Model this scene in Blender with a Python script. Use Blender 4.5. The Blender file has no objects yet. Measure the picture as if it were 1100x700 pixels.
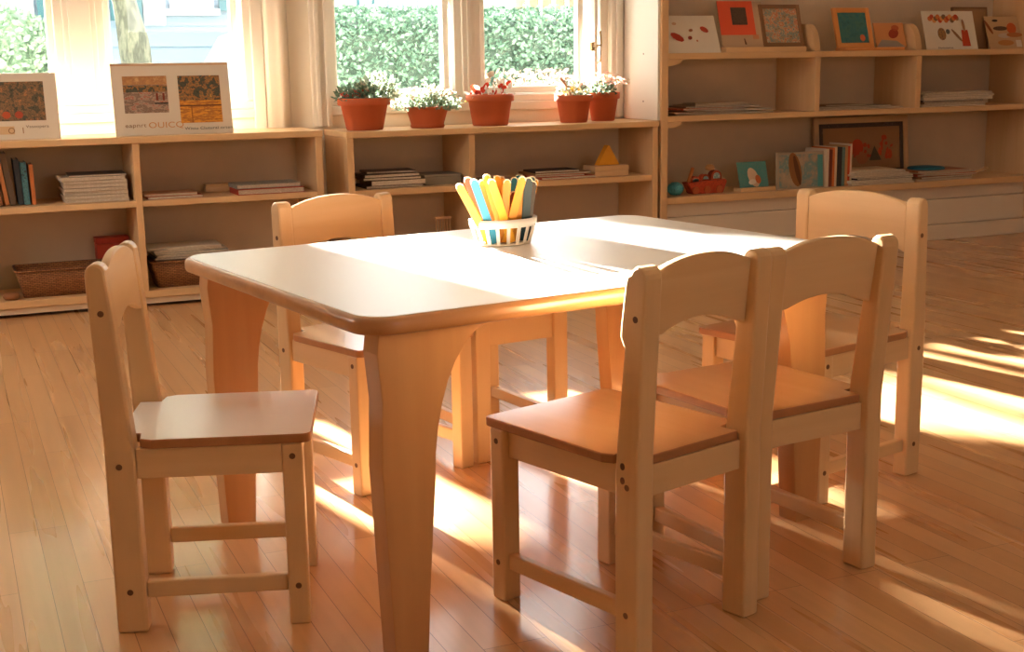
import bpy, bmesh, math, random
from mathutils import Vector, Matrix
random.seed(7)
S = bpy.context.scene
COL = S.collection
PI = math.pi

# ------------------------------------------------------------------ camera
C = Vector((0, 0, 0.8585))
F = Vector((0.38734244, 0.90083422, -0.19612122))
R = Vector((0.91730722, -0.3978664, -0.01580479))
U = Vector((0.09226754, 0.17378155, 0.98045228))
FPX = 1409.0
cd = bpy.data.cameras.new('camera'); cam = bpy.data.objects.new('camera', cd); COL.objects.link(cam)
cam.matrix_world = Matrix(((R.x, U.x, -F.x, C.x), (R.y, U.y, -F.y, C.y), (R.z, U.z, -F.z, C.z), (0, 0, 0, 1)))
cd.sensor_width = 36; cd.lens = FPX * 36 / 1100; cd.clip_start = .05; cd.clip_end = 200
S.camera = cam

def at(u, v, ax, val):
    """point of the place seen at (u, v) lying on the plane ax = val"""
    d = F + R * ((u - 550) / FPX) - U * ((v - 350) / FPX)
    i = 'XYZ'.index(ax)
    return C + d * ((val - C[i]) / d[i])
def atX(u, Y, z):
    """X of column u where the plane Y meets height z"""
    v = 150
    for _ in range(6):
        p = at(u, v, 'Y', Y); v -= (z - p.z) * 240
    return p.x

# ------------------------------------------------------------------ materials
def lin(c):
    return tuple((x / 12.92 if x <= .04045 else ((x + .055) / 1.055) ** 2.4) for x in [y / 255 for y in c]) + (1,)
def newmat(name):
    m = bpy.data.materials.new(name); m.use_nodes = True
    nt = m.node_tree; return m, nt, nt.nodes['Principled BSDF']
def plain(name, rgb, rough=.5, spec=.5, var=.0, coat=0):
    m, nt, b = newmat(name)
    b.inputs['Base Color'].default_value = lin(rgb); b.inputs['Roughness'].default_value = rough
    b.inputs['Specular IOR Level'].default_value = spec; b.inputs['Coat Weight'].default_value = coat; b.inputs['Coat Roughness'].default_value = .36
    if var:
        n = nt.nodes.new('ShaderNodeTexNoise'); n.inputs['Scale'].default_value = 6; n.inputs['Detail'].default_value = 5
        tc = nt.nodes.new('ShaderNodeTexCoord'); nt.links.new(tc.outputs['Object'], n.inputs['Vector'])
        mx = nt.nodes.new('ShaderNodeMix'); mx.data_type = 'RGBA'
        nt.links.new(n.outputs['Fac'], mx.inputs[0])
        mx.inputs[6].default_value = lin([max(0, c * (1 - var)) for c in rgb]); mx.inputs[7].default_value = lin([min(255, c * (1 + var * .6)) for c in rgb])
        nt.links.new(mx.outputs[2], b.inputs['Base Color'])
    return m
def wood(name, a, bcol, axis='z', rough=.4, k=1., coat=.0):
    """long streaky grain along one axis, object space"""
    m, nt, b = newmat(name); N = nt.nodes.new; L = nt.links.new
    tc = N('ShaderNodeTexCoord'); mp = N('ShaderNodeMapping')
    s = [34 * k] * 3; s['xyz'.index(axis)] = 2.2 * k; mp.inputs['Scale'].default_value = s
    oi = N('ShaderNodeObjectInfo'); add = N('ShaderNodeVectorMath'); add.operation = 'ADD'
    mul = N('ShaderNodeMath'); mul.operation = 'MULTIPLY'; mul.inputs[1].default_value = 7.3
    L(oi.outputs['Random'], mul.inputs[0]); L(tc.outputs['Object'], add.inputs[0]); L(mul.outputs[0], add.inputs[1])
    L(add.outputs[0], mp.inputs['Vector'])
    n = N('ShaderNodeTexNoise'); n.inputs['Scale'].default_value = 1; n.inputs['Detail'].default_value = 4; n.inputs['Distortion'].default_value = .6
    L(mp.outputs[0], n.inputs['Vector'])
    n2 = N('ShaderNodeTexNoise'); n2.inputs['Scale'].default_value = .12; L(mp.outputs[0], n2.inputs['Vector'])
    mm = N('ShaderNodeMath'); mm.operation = 'ADD'; L(n.outputs['Fac'], mm.inputs[0]); L(n2.outputs['Fac'], mm.inputs[1])
    cr = N('ShaderNodeValToRGB'); cr.color_ramp.elements[0].position = .3; cr.color_ramp.elements[1].position = .75
    hf = N('ShaderNodeMath'); hf.operation = 'MULTIPLY'; hf.inputs[1].default_value = .5; L(mm.outputs[0], hf.inputs[0])
    cr.color_ramp.elements[0].color = lin(bcol); cr.color_ramp.elements[1].color = lin(a)
    L(hf.outputs[0], cr.inputs[0]); L(cr.outputs[0], b.inputs['Base Color'])
    b.inputs['Roughness'].default_value = rough; b.inputs['Coat Weight'].default_value = coat; b.inputs['Coat Roughness'].default_value = .15
    bp_ = N('ShaderNodeBump'); bp_.inputs['Strength'].default_value = .04; bp_.inputs['Distance'].default_value = .002
    L(n.outputs['Fac'], bp_.inputs['Height']); L(bp_.outputs[0], b.inputs['Normal'])
    return m
def blotch(name, cols, scale=30, rough=.5, kind='noise', squash=(1, 1, 1)):
    """printed picture: several flat inks in irregular patches"""
    m, nt, b = newmat(name); N = nt.nodes.new; L = nt.links.new
    tc = N('ShaderNodeTexCoord'); mp = N('ShaderNodeMapping'); mp.inputs['Scale'].default_value = squash
    L(tc.outputs['Object'], mp.inputs['Vector'])
    if kind == 'noise':
        t = N('ShaderNodeTexNoise'); t.inputs['Detail'].default_value = 6; t.inputs['Roughness'].default_value = .65; out = t.outputs['Fac']
    else:
        t = N('ShaderNodeTexVoronoi'); out = t.outputs['Color']
    t.inputs['Scale'].default_value = scale; L(mp.outputs[0], t.inputs['Vector'])
    cr = N('ShaderNodeValToRGB'); cr.color_ramp.interpolation = 'CONSTANT' if kind != 'noise' else 'LINEAR'
    e = cr.color_ramp.elements; n = len(cols)
    lo, hi = (.34, .66) if kind == 'noise' else (0, .9)
    e[0].position = lo; e[0].color = lin(cols[0]); e[1].position = hi; e[1].color = lin(cols[-1])
    for i in range(1, n - 1):
        x = e.new(lo + (hi - lo) * i / (n - 1)); x.color = lin(cols[i])
    L(out, cr.inputs[0]); L(cr.outputs[0], b.inputs['Base Color']); b.inputs['Roughness'].default_value = rough
    return m

BIRCH = (234, 200, 154); BIRCH2 = (219, 179, 129)
M = {}
M['chair_v'] = wood('birch_upright', BIRCH, BIRCH2, 'z', .38)
M['chair_x'] = wood('birch_crosswise', BIRCH, BIRCH2, 'x', .38)
M['chair_y'] = wood('birch_lengthwise', BIRCH, BIRCH2, 'y', .38)
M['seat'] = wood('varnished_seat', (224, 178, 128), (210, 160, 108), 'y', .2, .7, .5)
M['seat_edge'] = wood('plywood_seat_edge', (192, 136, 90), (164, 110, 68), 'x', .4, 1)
M['seat_glare'] = plain('window_glare_seat', (252, 250, 246), .42, .9, 0, .8)  # white base stands for window reflection on the left chair's seat
M['edge'] = wood('table_edge_wood', (205, 150, 98), (178, 122, 74), 'x', .3, 1, .4)
M['laminate'] = plain('cream_laminate', (250, 248, 243), .38, .9, 0, .7)
M['tleg'] = wood('table_leg_wood', (218, 164, 108), (196, 138, 84), 'z', .33, .8, .3)
M['dowel'] = plain('dowel_brown', (112, 72, 44), .6)
M['shelf'] = wood('shelf_beech', (234, 198, 152), (220, 178, 128), 'x', .45, .8)
M['shelf_v'] = wood('shelf_beech_upright', (233, 196, 150), (218, 175, 125), 'z', .45, .8)
M['shelf_back'] = plain('shelf_back_board', (228, 206, 178), .7, .3, .06)
M['white'] = plain('warm_white_paint', (238, 229, 215), .45, .4)
M['wall'] = plain('cream_wall_paint', (243, 233, 216), .8, .2)
M['tan'] = plain('tan_wall_paint', (212, 186, 154), .8, .2)
M['ceil'] = plain('ceiling_paint', (244, 238, 228), .9, .2)
M['plinth'] = plain('painted_plinth', (236, 220, 198), .6, .3)
M['paper'] = plain('paper_white', (232, 224, 210), .7, .3, .05)
M['paper_edge'] = blotch('page_edges', [(232, 222, 205), (190, 172, 150), (238, 230, 216)], 60, .8, squash=(1, 1, 14))
M['card'] = plain('mat_board', (222, 210, 192), .75, .3)
M['black'] = plain('dark_ink', (44, 36, 32), .6)
M['metal'] = plain('brass_handle', (178, 150, 110), .35, .5); M['metal'].node_tree.nodes['Principled BSDF'].inputs['Metallic'].default_value = .8
M['extwhite'] = plain('outside_white_paint', (226, 230, 238), .7, .3)

# floor: narrow maple strips running towards the window wall
def floor_mat():
    m, nt, b = newmat('maple_strip_floor'); N = nt.nodes.new; L = nt.links.new
    tc = N('ShaderNodeTexCoord'); sx = N('ShaderNodeSeparateXYZ'); cx = N('ShaderNodeCombineXYZ')
    L(tc.outputs['Object'], sx.inputs[0]); L(sx.outputs['Y'], cx.inputs['X']); L(sx.outputs['X'], cx.inputs['Y'])
    br = N('ShaderNodeTexBrick'); L(cx.outputs[0], br.inputs['Vector'])
    br.inputs['Scale'].default_value = 1; br.inputs['Brick Width'].default_value = .85; br.inputs['Row Height'].default_value = .052
    br.inputs['Mortar Size'].default_value = .0006; br.inputs['Mortar Smooth'].default_value = .1
    br.offset = .37; br.offset_frequency = 3
    br.inputs['Color1'].default_value = lin((223, 175, 124)); br.inputs['Color2'].default_value = lin((206, 153, 102)); br.inputs['Mortar'].default_value = lin((140, 92, 56))
    mp = N('ShaderNodeMapping'); mp.inputs['Scale'].default_value = (60, 1.6, 1); L(tc.outputs['Object'], mp.inputs['Vector'])
    n = N('ShaderNodeTexNoise'); n.inputs['Scale'].default_value = 1; n.inputs['Detail'].default_value = 5; L(mp.outputs[0], n.inputs['Vector'])
    mx = N('ShaderNodeMix'); mx.data_type = 'RGBA'; mx.blend_type = 'MULTIPLY'; mx.inputs[0].default_value = .22
    cr = N('ShaderNodeValToRGB'); cr.color_ramp.elements[0].position = .3; cr.color_ramp.elements[0].color = (.62, .56, .5, 1); cr.color_ramp.elements[1].position = .65
    L(n.outputs['Fac'], cr.inputs[0]); L(br.outputs['Color'], mx.inputs[6]); L(cr.outputs[0], mx.inputs[7])
    L(mx.outputs[2], b.inputs['Base Color'])
    n3 = N('ShaderNodeTexNoise'); n3.inputs['Scale'].default_value = 1; n3.inputs['Detail'].default_value = 2; mp3 = N('ShaderNodeMapping'); mp3.inputs['Scale'].default_value = (19.23, .9, 1); L(tc.outputs['Object'], mp3.inputs['Vector']); L(mp3.outputs[0], n3.inputs['Vector'])
    mr = N('ShaderNodeMapRange'); mr.inputs['To Min'].default_value = .24; mr.inputs['To Max'].default_value = .32
    L(n3.outputs['Fac'], mr.inputs['Value']); L(mr.outputs[0], b.inputs['Roughness'])
    bp_ = N('ShaderNodeBump'); bp_.inputs['Strength'].default_value = .25; bp_.inputs['Distance'].default_value = .001
    inv = N('ShaderNodeMath'); inv.operation = 'SUBTRACT'; inv.inputs[0].default_value = 1; L(br.outputs['Fac'], inv.inputs[1])
    ad = N('ShaderNodeMath'); ad.operation = 'ADD'; L(inv.outputs[0], ad.inputs[0])
    n4 = N('ShaderNodeMath'); n4.operation = 'MULTIPLY'; n4.inputs[1].default_value = .15; L(n3.outputs['Fac'], n4.inputs[0]); L(n4.outputs[0], ad.inputs[1])
    L(ad.outputs[0], bp_.inputs['Height']); L(bp_.outputs[0], b.inputs['Normal'])
    b.inputs['Coat Weight'].default_value = .35; b.inputs['Coat Roughness'].default_value = .12
    return m
M['floor'] = floor_mat()
def glass_mat():
    m = bpy.data.materials.new('window_glass'); m.use_nodes = True; nt = m.node_tree; nt.nodes.clear()
    o = nt.nodes.new('ShaderNodeOutputMaterial'); t = nt.nodes.new('ShaderNodeBsdfTransparent'); g = nt.nodes.new('ShaderNodeBsdfGlossy'); x = nt.nodes.new('ShaderNodeMixShader')
    g.inputs['Roughness'].default_value = .02; x.inputs[0].default_value = .025
    nt.links.new(t.outputs[0], x.inputs[1]); nt.links.new(g.outputs[0], x.inputs[2]); nt.links.new(x.outputs[0], o.inputs[0]); return m
M['glass'] = glass_mat()

# ------------------------------------------------------------------ mesh helpers
class MB:
    def __init__(s): s.b = bmesh.new(); s.mi = 0
    def _f(s, vs, smooth=False):
        try:
            f = s.b.faces.new(vs); f.material_index = s.mi; f.smooth = smooth; return f
        except ValueError: pass
    def box(s, x0, x1, y0, y1, z0, z1, m=None):
        P = [Vector(p) for p in ((x0, y0, z0), (x1, y0, z0), (x1, y1, z0), (x0, y1, z0), (x0, y0, z1), (x1, y0, z1), (x1, y1, z1), (x0, y1, z1))]
        if m: P = [m @ p for p in P]
        v = [s.b.verts.new(p) for p in P]
        for q in ((3, 2, 1, 0), (4, 5, 6, 7), (0, 1, 5, 4), (1, 2, 6, 5), (2, 3, 7, 6), (3, 0, 4, 7)): s._f([v[i] for i in q])
        return s
    def prism(s, pts, fn, a, c, smooth=False):
        """closed outline pts (2D), fn(p, t) -> 3D, swept from a to c"""
        A = [s.b.verts.new(fn(p, a)) for p in pts]; B = [s.b.verts.new(fn(p, c)) for p in pts]
        n = len(pts)
        s._f(A[::-1]); s._f(B)
        for i in range(n): s._f([A[i], A[(i + 1) % n], B[(i + 1) % n], B[i]], smooth)
        return s
    def lathe(s, prof, seg=28, c=(0, 0, 0), sx=1, sy=1, closed=False):
        rings = []
        for r, z in prof:
            rings.append([s.b.verts.new((c[0] + sx * r * math.cos(2 * PI * i / seg), c[1] + sy * r * math.sin(2 * PI * i / seg), c[2] + z)) for i in range(seg)])
        for a, b2 in zip(rings, rings[1:]):
            for i in range(seg): s._f([a[i], a[(i + 1) % seg], b2[(i + 1) % seg], b2[i]], True)
        if prof[0][0] > 1e-5: s._f(rings[0][::-1])
        if prof[-1][0] > 1e-5: s._f(rings[-1])
        return s
    def tube(s, pts, r, seg=8, r2=None):
        pts = [Vector(p) for p in pts]; rings = []; n = len(pts)
        for i, p in enumerate(pts):
            d = (pts[min(i + 1, n - 1)] - pts[max(i - 1, 0)]).normalized()
            a = d.cross(Vector((0, 0, 1)));
            if a.length < .05: a = d.cross(Vector((1, 0, 0)))
            a.normalize(); bb = d.cross(a); rr = r if r2 is None else r + (r2 - r) * i / (n - 1)
            if isinstance(r, (list, tuple)): rr = r[i]
            rings.append([s.b.verts.new(p + a * rr * math.cos(2 * PI * k / seg) + bb * rr * math.sin(2 * PI * k / seg)) for k in range(seg)])
        for a, b2 in zip(rings, rings[1:]):
            for k in range(seg): s._f([a[k], b2[k], b2[(k + 1) % seg], a[(k + 1) % seg]], True)
        s._f(rings[0]); s._f(rings[-1][::-1]); return s
    def build(s, name, mat, parent=None, bevel=0, seg=2, normals=True):
        if normals: bmesh.ops.recalc_face_normals(s.b, faces=s.b.faces)
        me = bpy.data.meshes.new(name); s.b.to_mesh(me); s.b.free()
        for m in (mat if isinstance(mat, (list, tuple)) else [mat]): me.materials.append(m)
        o = bpy.data.objects.new(name, me); COL.objects.link(o)
        if parent: o.parent = parent
        if bevel:
            md = o.modifiers.new('soft_edges', 'BEVEL'); md.width = bevel; md.segments = seg; md.limit_method = 'ANGLE'; md.angle_limit = math.radians(38)
        return o
def tag(o, label=None, cat=None, group=None, kind=None):
    if label: o['label'] = label
    if cat: o['category'] = cat
    if group: o['group'] = group
    if kind: o['kind'] = kind
    return o
def thing(name, label, cat, loc=(0, 0, 0), rz=0, group=None):
    o = bpy.data.objects.new(name, None); COL.objects.link(o); o.location = loc; o.rotation_euler = (0, 0, rz)
    o.empty_display_size = .05
    return tag(o, label, cat, group)
def rrect(x0, x1, y0, y1, r, n=8):
    if not isinstance(r, (list, tuple)): r = [r] * 4
    pts = []
    for (cx, cy, a, rr) in ((x1 - r[0], y1 - r[0], 0, r[0]), (x0 + r[1], y1 - r[1], 90, r[1]), (x0 + r[2], y0 + r[2], 180, r[2]), (x1 - r[3], y0 + r[3], 270, r[3])):
        for i in range(n + 1):
            t = math.radians(a + 90 * i / n); pts.append((cx + rr * math.cos(t), cy + rr * math.sin(t)))
    return pts
XY = lambda p, t: (p[0], p[1], t)
YZ = lambda p, t: (t, p[0], p[1])
XZ = lambda p, t: (p[0], t, p[1])

# ------------------------------------------------------------------ setting
WY = 5.22                       # inner face of the window wall
def struct(o): o['kind'] = 'structure'; return o
struct(MB().box(-1.6, 5.42, -2.4, 5.36, -.06, 0).build('floor', M['floor']))
struct(MB().box(-1.6, 5.42, -2.4, 5.36, 2.7, 2.8).build('ceiling', M['ceil']))
W1 = (.075, 1.165, .70, 2.06); W2 = (1.465, 2.73, .70, 2.06)
m = MB(); t0, t1 = WY, WY + .12
m.box(-1.6, W1[0], t0, t1, 0, 2.7); m.box(W1[1], W2[0], t0, t1, 0, 2.7); m.box(W2[1], 5.42, t0, t1, 0, 2.7)
for w in (W1, W2): m.box(w[0], w[1], t0, t1, 0, w[2]); m.box(w[0], w[1], t0, t1, w[3], 2.7)
struct(m.build('wall_front', M['wall']))
m = MB(); m.box(-1.6, -1.48, -2.4, 3.2, 0, 2.7); m.box(-1.6, -1.48, 4.2, WY, 0, 2.7); m.box(-1.6, -1.48, 3.2, 4.2, 0, .8); m.box(-1.6, -1.48, 3.2, 4.2, 2.1, 2.7)
struct(m.build('wall_left', M['tan']))
struct(MB().box(5.3, 5.42, -2.4, WY, 0, 2.7).build('wall_right', M['tan']))
m = MB(); m.box(-1.48, -.6, -2.4, -2.28, 0, 2.7); m.box(4.6, 5.3, -2.4, -2.28, 0, 2.7); m.box(-.6, 1.7, -2.4, -2.28, 0, 2.7); m.box(2.7, 4.6, -2.4, -2.28, 0, 2.7); m.box(1.7, 2.7, -2.4, -2.28, 0, 1.2); m.box(1.7, 2.7, -2.4, -2.28, 2.0, 2.7)
struct(m.build('wall_back', M['tan']))

def bars(root, name, x0, x1, z0, z1, w, y0, y1, mat, bev=.004):
    """rectangular frame ring; w = (left, right, bottom, top)"""
    m = MB(); m.box(x0, x0 + w[0], y0, y1, z0, z1); m.box(x1 - w[1], x1, y0, y1, z0, z1)
    m.box(x0 + w[0], x1 - w[1], y0, y1, z0, z0 + w[2]); m.box(x0 + w[0], x1 - w[1], y0, y1, z1 - w[3], z1)
    return m.build(name, mat, root, bev)
def window(name, W, split, halves, handle):
    r = bpy.data.objects.new(name, None); COL.objects.link(r); r['kind'] = 'structure'
    r.location = ((W[0] + W[1]) / 2, WY, W[2]); L = -r.location
    def put(o): o.location = L; return o
    # outer frame in the opening, deep outside lining, mullion
    put(bars(r, 'window_frame', W[0], W[1], W[2], W[3], (.03, .035, .035, .04), WY + .015, WY + .115, M['white']))
    put(bars(r, 'outer_lining', W[0] - .01, W[1] + .01, W[2] - .01, W[3] + .01, (.03, .03, .03, .03), WY + .125, WY + .30, M['extwhite']))
    m = MB(); m.box(split[0], split[1], WY + .005, WY + .11, W[2] + .03, W[3] - .04)
    m.box(split[0] + .03, split[1] - .03, WY - .012, WY + .005, W[2] + .03, W[3] - .04)
    m.box(split[0] + .05, split[1] - .05, WY - .02, WY - .012, W[2] + .03, W[3] - .04)
    put(m.build('mullion', M['white'], r, .003))
    put(MB().box(split[0] + .02, split[1] - .005, WY + .11, WY + .24, W[2] + .02, W[3] - .02).build('outer_mullion', M['extwhite'], r, .002))
    for x0, x1 in halves:
        put(bars(r, 'sash', x0 - .028, x1 + .028, W[2] + .032, W[3] - .035, (.028, .028, .03, .04), WY + .045, WY + .09, M['white'], .006))
        put(MB().box(x0, x1, WY + .065, WY + .069, W[2] + .06, W[3] - .07).build('glass_pane', M['glass'], r))
    # interior sill and casing
    m = MB(); m.box(W[0] - .07, W[1] + .0, WY - .018, WY, W[2] - .035, W[2]); m.box(W[0] - .0, W[1] + .0, WY, WY + .014, W[2] - .0, W[2] + .03)
    put(m.build('window_stool', M['white'], r, .004))
    return r, put
r1, put = window('window_1', W1, (.425, .605), [(W1[0] + .062, .402), (.632, 1.085)], False)
m = MB(); m.box(1.150, 1.197, WY - .022, WY, .62, 2.5); m.box(W1[0] - .1, 1.185, WY - .03, WY, W1[3], W1[3] + .1)
m.box(1.12, 1.166, WY - .012, WY + .02, .735, 2.02)
put(m.build('casing', M['white'], r1, .004))
m = MB()
prof = [(1.195, WY), (1.2, WY - .02), (1.215, WY - .035), (1.235, WY - .03), (1.25, WY - .042), (1.275, WY - .042), (1.292, WY - .022), (1.3, WY)]
m.prism(prof, lambda p, t: (p[0], p[1], t), .623, 2.5, True); put(m.build('rounded_trim', M['white'], r1))
r2, put2 = window('window_2', W2, (2.005, 2.125), [(1.51, 1.90 + .07), (2.16, 2.60)], True)
m = MB(); m.box(1.385, 1.465, WY - .02, WY, .62, 2.5); m.box(1.40, 1.42, WY - .032, WY - .02, .62, 2.5); m.box(1.44, 1.455, WY - .03, WY - .02, .62, 2.5)
m.box(2.73, 2.79, WY - .02, WY, .62, 2.5); m.box(2.75, 2.765, WY - .032, WY - .02, .62, 2.5); m.box(1.385, 2.79, WY - .02, WY, W2[3], W2[3] + .1)
m.box(2.655, 2.672, WY - .006, WY + .03, .735, 2.02)
put2(m.build('casing', M['white'], r2, .004))
m = MB(); hx = 2.655
m.box(hx - .016, hx - .004, WY - .012, WY + .012, .905, .945)
m.tube([(hx + .012, WY - .035, .99), (hx + .014, WY - .04, .94), (hx + .012, WY - .035, .865), (hx + .008, WY - .02, .855)], .005)
m.tube([(hx - .01, WY - .01, .925), (hx + .012, WY - .035, .93)], .005)
put2(m.build('window_handle', M['metal'], r2))

# ------------------------------------------------------------------ table
TC = (0.9648, 2.1498); TA = .156; TL, TW, TH = 1.055, .79, .52
tb = thing('activity_table', 'low rectangular table with cream top and curved wooden legs, standing among the chairs', 'table', (TC[0], TC[1], 0), TA)
m = MB(); l, w = TL / 2, TW / 2
# rounded slab: lower wooden body and cream laminate inlay flush on top
def ring_stack(m, levels, r0):
    """levels: (inset, z)"""
    rings = []
    for ins, z in levels:
        rings.append([m.b.verts.new((x, y, z)) for x, y in rrect(-l + ins, l - ins, -w + ins, w - ins, r0 - ins, 10)])
    n = len(rings[0])
    for a, b2 in zip(rings, rings[1:]):
        for i in range(n): m._f([a[i], a[(i + 1) % n], b2[(i + 1) % n], b2[i]], True)
    m._f(rings[0][::-1]); m._f(rings[-1])
ring_stack(m, [(.006, TH - .026), (.002, TH - .024), (0, TH - .020), (0, TH - .008), (.003, TH - .003), (.008, TH - .0006), (.009, TH - .0004)], .055)
m.build('tabletop', M['edge'], tb)
m = MB(); ring_stack(m, [(.010, TH - .004), (.010, TH - .0002), (.011, TH + .0004)], .055)
m.build('laminate_surface', M['laminate'], tb)
def leg_profile():
    # (x, z) in table length direction; outer edge at x = 0, arc flaring inwards at the top
    top = TH - .0262
    pts = [(.014, 0), (.068, 0), (.074, .10), (.082, .20), (.088, .27)]
    for i in range(1, 10):
        t = i / 9 * PI / 2
        pts.append((.088 + .105 * (1 - math.cos(t)), .27 + (top - .27) * math.sin(t) * .985))
    pts += [(.205, top), (.004, top), (.0, top - .03), (.006, top - .10), (.002, top - .2), (.008, .15)]
    return pts
for sx in (-1, 1):
    for sy in (-1, 1):
        m = MB(); P = leg_profile()
        yo = sy * (w - .028 - (.105 if sx > 0 and sy < 0 else 0))
        m.prism(P, lambda p, t, k=(.012 if sx > 0 and sy < 0 else 0): (sx * (l - .03 - k - p[0]), t, p[1]), yo, yo - sy * .045)
        m.build('leg', M['tleg'], tb, .009, 3)

# ------------------------------------------------------------------ chairs
TX, RY, FY = .034, .047, .032
def chair(label, x, y, t, W, D, Hb, Hs, Lb, rec=.006, ear=False, knots=(), white=False):
    r = thing('child_chair', label, 'chair', (x, y, 0), t, 'birch chairs around the table')
    d, h = D / 2, W / 2
    yc = -d + RY / 2 - Lb; yb, yf = yc - .016, yc + .016
    for sx in (-1, 1):
        P = [(-d, 0), (-d + RY, 0), (-d + RY, Hs - .03), (-d + RY - .004, Hs + .02)]
        zt = Hb - .018
        if ear:
            ze = Hb - .108
            fx = lambda z: (-d + RY - .004) + (yf - (-d + RY - .004)) * (z - Hs - .02) / (zt - Hs - .02)
            P += [(fx(ze - .012), ze - .012), (fx(ze) + .004, ze - .008), (fx(ze) + .010, ze + .004), (fx(ze + .02) + .011, ze + .02), (yf + .010, zt - .01), (yf + .006, zt + .004)]
        P += [(yc + .016 * math.cos(a), zt + .018 * math.sin(a)) for a in [PI * i / 8 for i in range(1, 8)]]
        P += [(yb, zt), (-d, Hs + .0)]
        m = MB(); m.prism(P, YZ, sx * h, sx * (h - TX)); m.build('rear_leg', M['chair_v'], r, .0045, 2)
        m = MB(); m.box(min(sx * h, sx * (h - TX)), max(sx * h, sx * (h - TX)), d - FY, d, 0, Hs - .0155)
        m.build('front_leg', M['chair_v'], r, .003, 2)
        xo = sx * (h - rec); xi = sx * (h - rec - .018)
        m = MB(); m.box(min(xo, xi), max(xo, xi), -d + RY, d - FY, Hs - .062, Hs - .0155); m.build('side_rail', M['chair_y'], r, .0015)
        xo = sx * (h - .009); xi = sx * (h - .025)
        m = MB(); m.box(min(xo, xi), max(xo, xi), -d + RY, d - FY, .053, .080); m.build('stretcher', M['chair_y'], r, .003)
        for (yy, zz) in ((-d + RY * .5, .067), (-d + RY * .45, Hs - .042), (d - FY * .5, .064), (d - FY * .5, Hs - .036), (yc + .004, Hb - .075)):
            m = MB(); pts = [(yy + .0048 * math.cos(a), zz + .0048 * math.sin(a)) for a in [2 * PI * i / 14 for i in range(14)]]
            m.prism(pts, YZ, sx * (h - .004), sx * (h + .0006)); m.build('dowel_cap', M['dowel'], r)
    for (sx, yy, zz, rr) in knots:
        m = MB(); pts = [(yy + rr * math.cos(a), zz + rr * 1.2 * math.sin(a)) for a in [2 * PI * i / 14 for i in range(14)]]
        m.prism(pts, YZ, sx * h - .004 * abs(sx) / sx if abs(sx) == 1 else sx * h, (sx * h + .0006 * abs(sx) / sx) if abs(sx) == 1 else sx * h - .0006)
        m.build('dowel_cap', M['dowel'], r)
    for y0, y1, nm in ((d - FY * .5 - .009, d - FY * .5 + .009, 'front_rail'), (-d + .014, -d + .032, 'rear_rail')):
        MB().box(-h + TX, h - TX, y0, y1, Hs - .062, Hs - .0155).build(nm, M['chair_x'], r, .0015)
    # seat: overhangs in front, cut corners at the rear that stop against the posts
    yS = d + .014; ws = h + .003; yr = -d + RY + .002
    P = [(-h + TX + .004, -d + .014), (h - TX - .004, -d + .014), (h - TX - .004, yr), (h - .006, yr + .004), (ws, yr + .022)]
    for i in range(7):
        a = PI / 2 * i / 6; P.append((ws - .014 + .014 * math.cos(a), yS - .014 + .014 * math.sin(a)))
    for i in range(7):
        a = PI / 2 + PI / 2 * i / 6; P.append((-ws + .014 + .014 * math.cos(a), yS - .014 + .014 * math.sin(a)))
    P += [(-ws, yr + .022), (-h + .006, yr + .004), (-h + TX + .004, yr)]
    m = MB(); m.prism(P, XY, Hs - .015, Hs)
    m.b.normal_update()
    for f in m.b.faces: f.material_index = 1 if abs(f.normal.z) < .5 else 0
    m.build('seat', [M['seat_glare'] if white else M['seat'], M['seat_edge']], r, .003, 3)
    # back board, arched top, shouldered arch below
    n = 16; a, b2 = -h + TX - .001, h - TX + .001
    top, bot = [], []
    for i in range(n + 1):
        u = i / n; X = a + (b2 - a) * u; s = abs(2 * u - 1)
        top.append((X, Hb - .014 + .020 * (1 - s ** 2.2)))
        zb = Hb - .112 + (0 if s > .93 else .006 if s > .78 else .006 + .018 * (1 - (s / .78) ** 2))
        bot.append((X, zb))
    slope = (yf - (-d + RY - .004)) / (Hb - .018 - Hs - .02)
    m = MB()
    def pan(p, tt): return (p[0], yf + slope * (p[1] - Hb + .018) - .003 + tt, p[1])
    m.prism(top + bot[::-1], pan, 0, -.014); m.build('back_board', M['chair_x'], r, .0025, 2)
    return r
chair('birch chair at the left end of the table, side-on with glossy seat coloured white for window glare', .3665, 2.0803, -1.879, .2743, .2968, .58, .3105, .0159, .001, white=True)
chair('birch chair facing us behind the table, between the left leg and the shelves', .8158, 2.6459, 3.4601, .298, .2937, .5803, .3058, .0097, .006)
dd = -.3332 / 2
chair('nearest birch chair, back to us, with extra dark dowels on its post', .9423, 1.7576, .2845, .2696, .3332, .5839, .3043, .0225, .012, True,
      knots=((-1, dd + .030, .292, .0045), (-1, dd + .030, .271, .0045)))
chair('birch chair with its back to us, just right of the nearest chair', 1.2525, 1.8467, .1379, .2759, .3089, .5774, .309, .0308, .010)
chair('rightmost birch chair at the far end of the table, its face lit by the sun', 1.6300, 2.2073, 1.8294, .3162, .3299, .5797, .3133, 0, .006)

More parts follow.
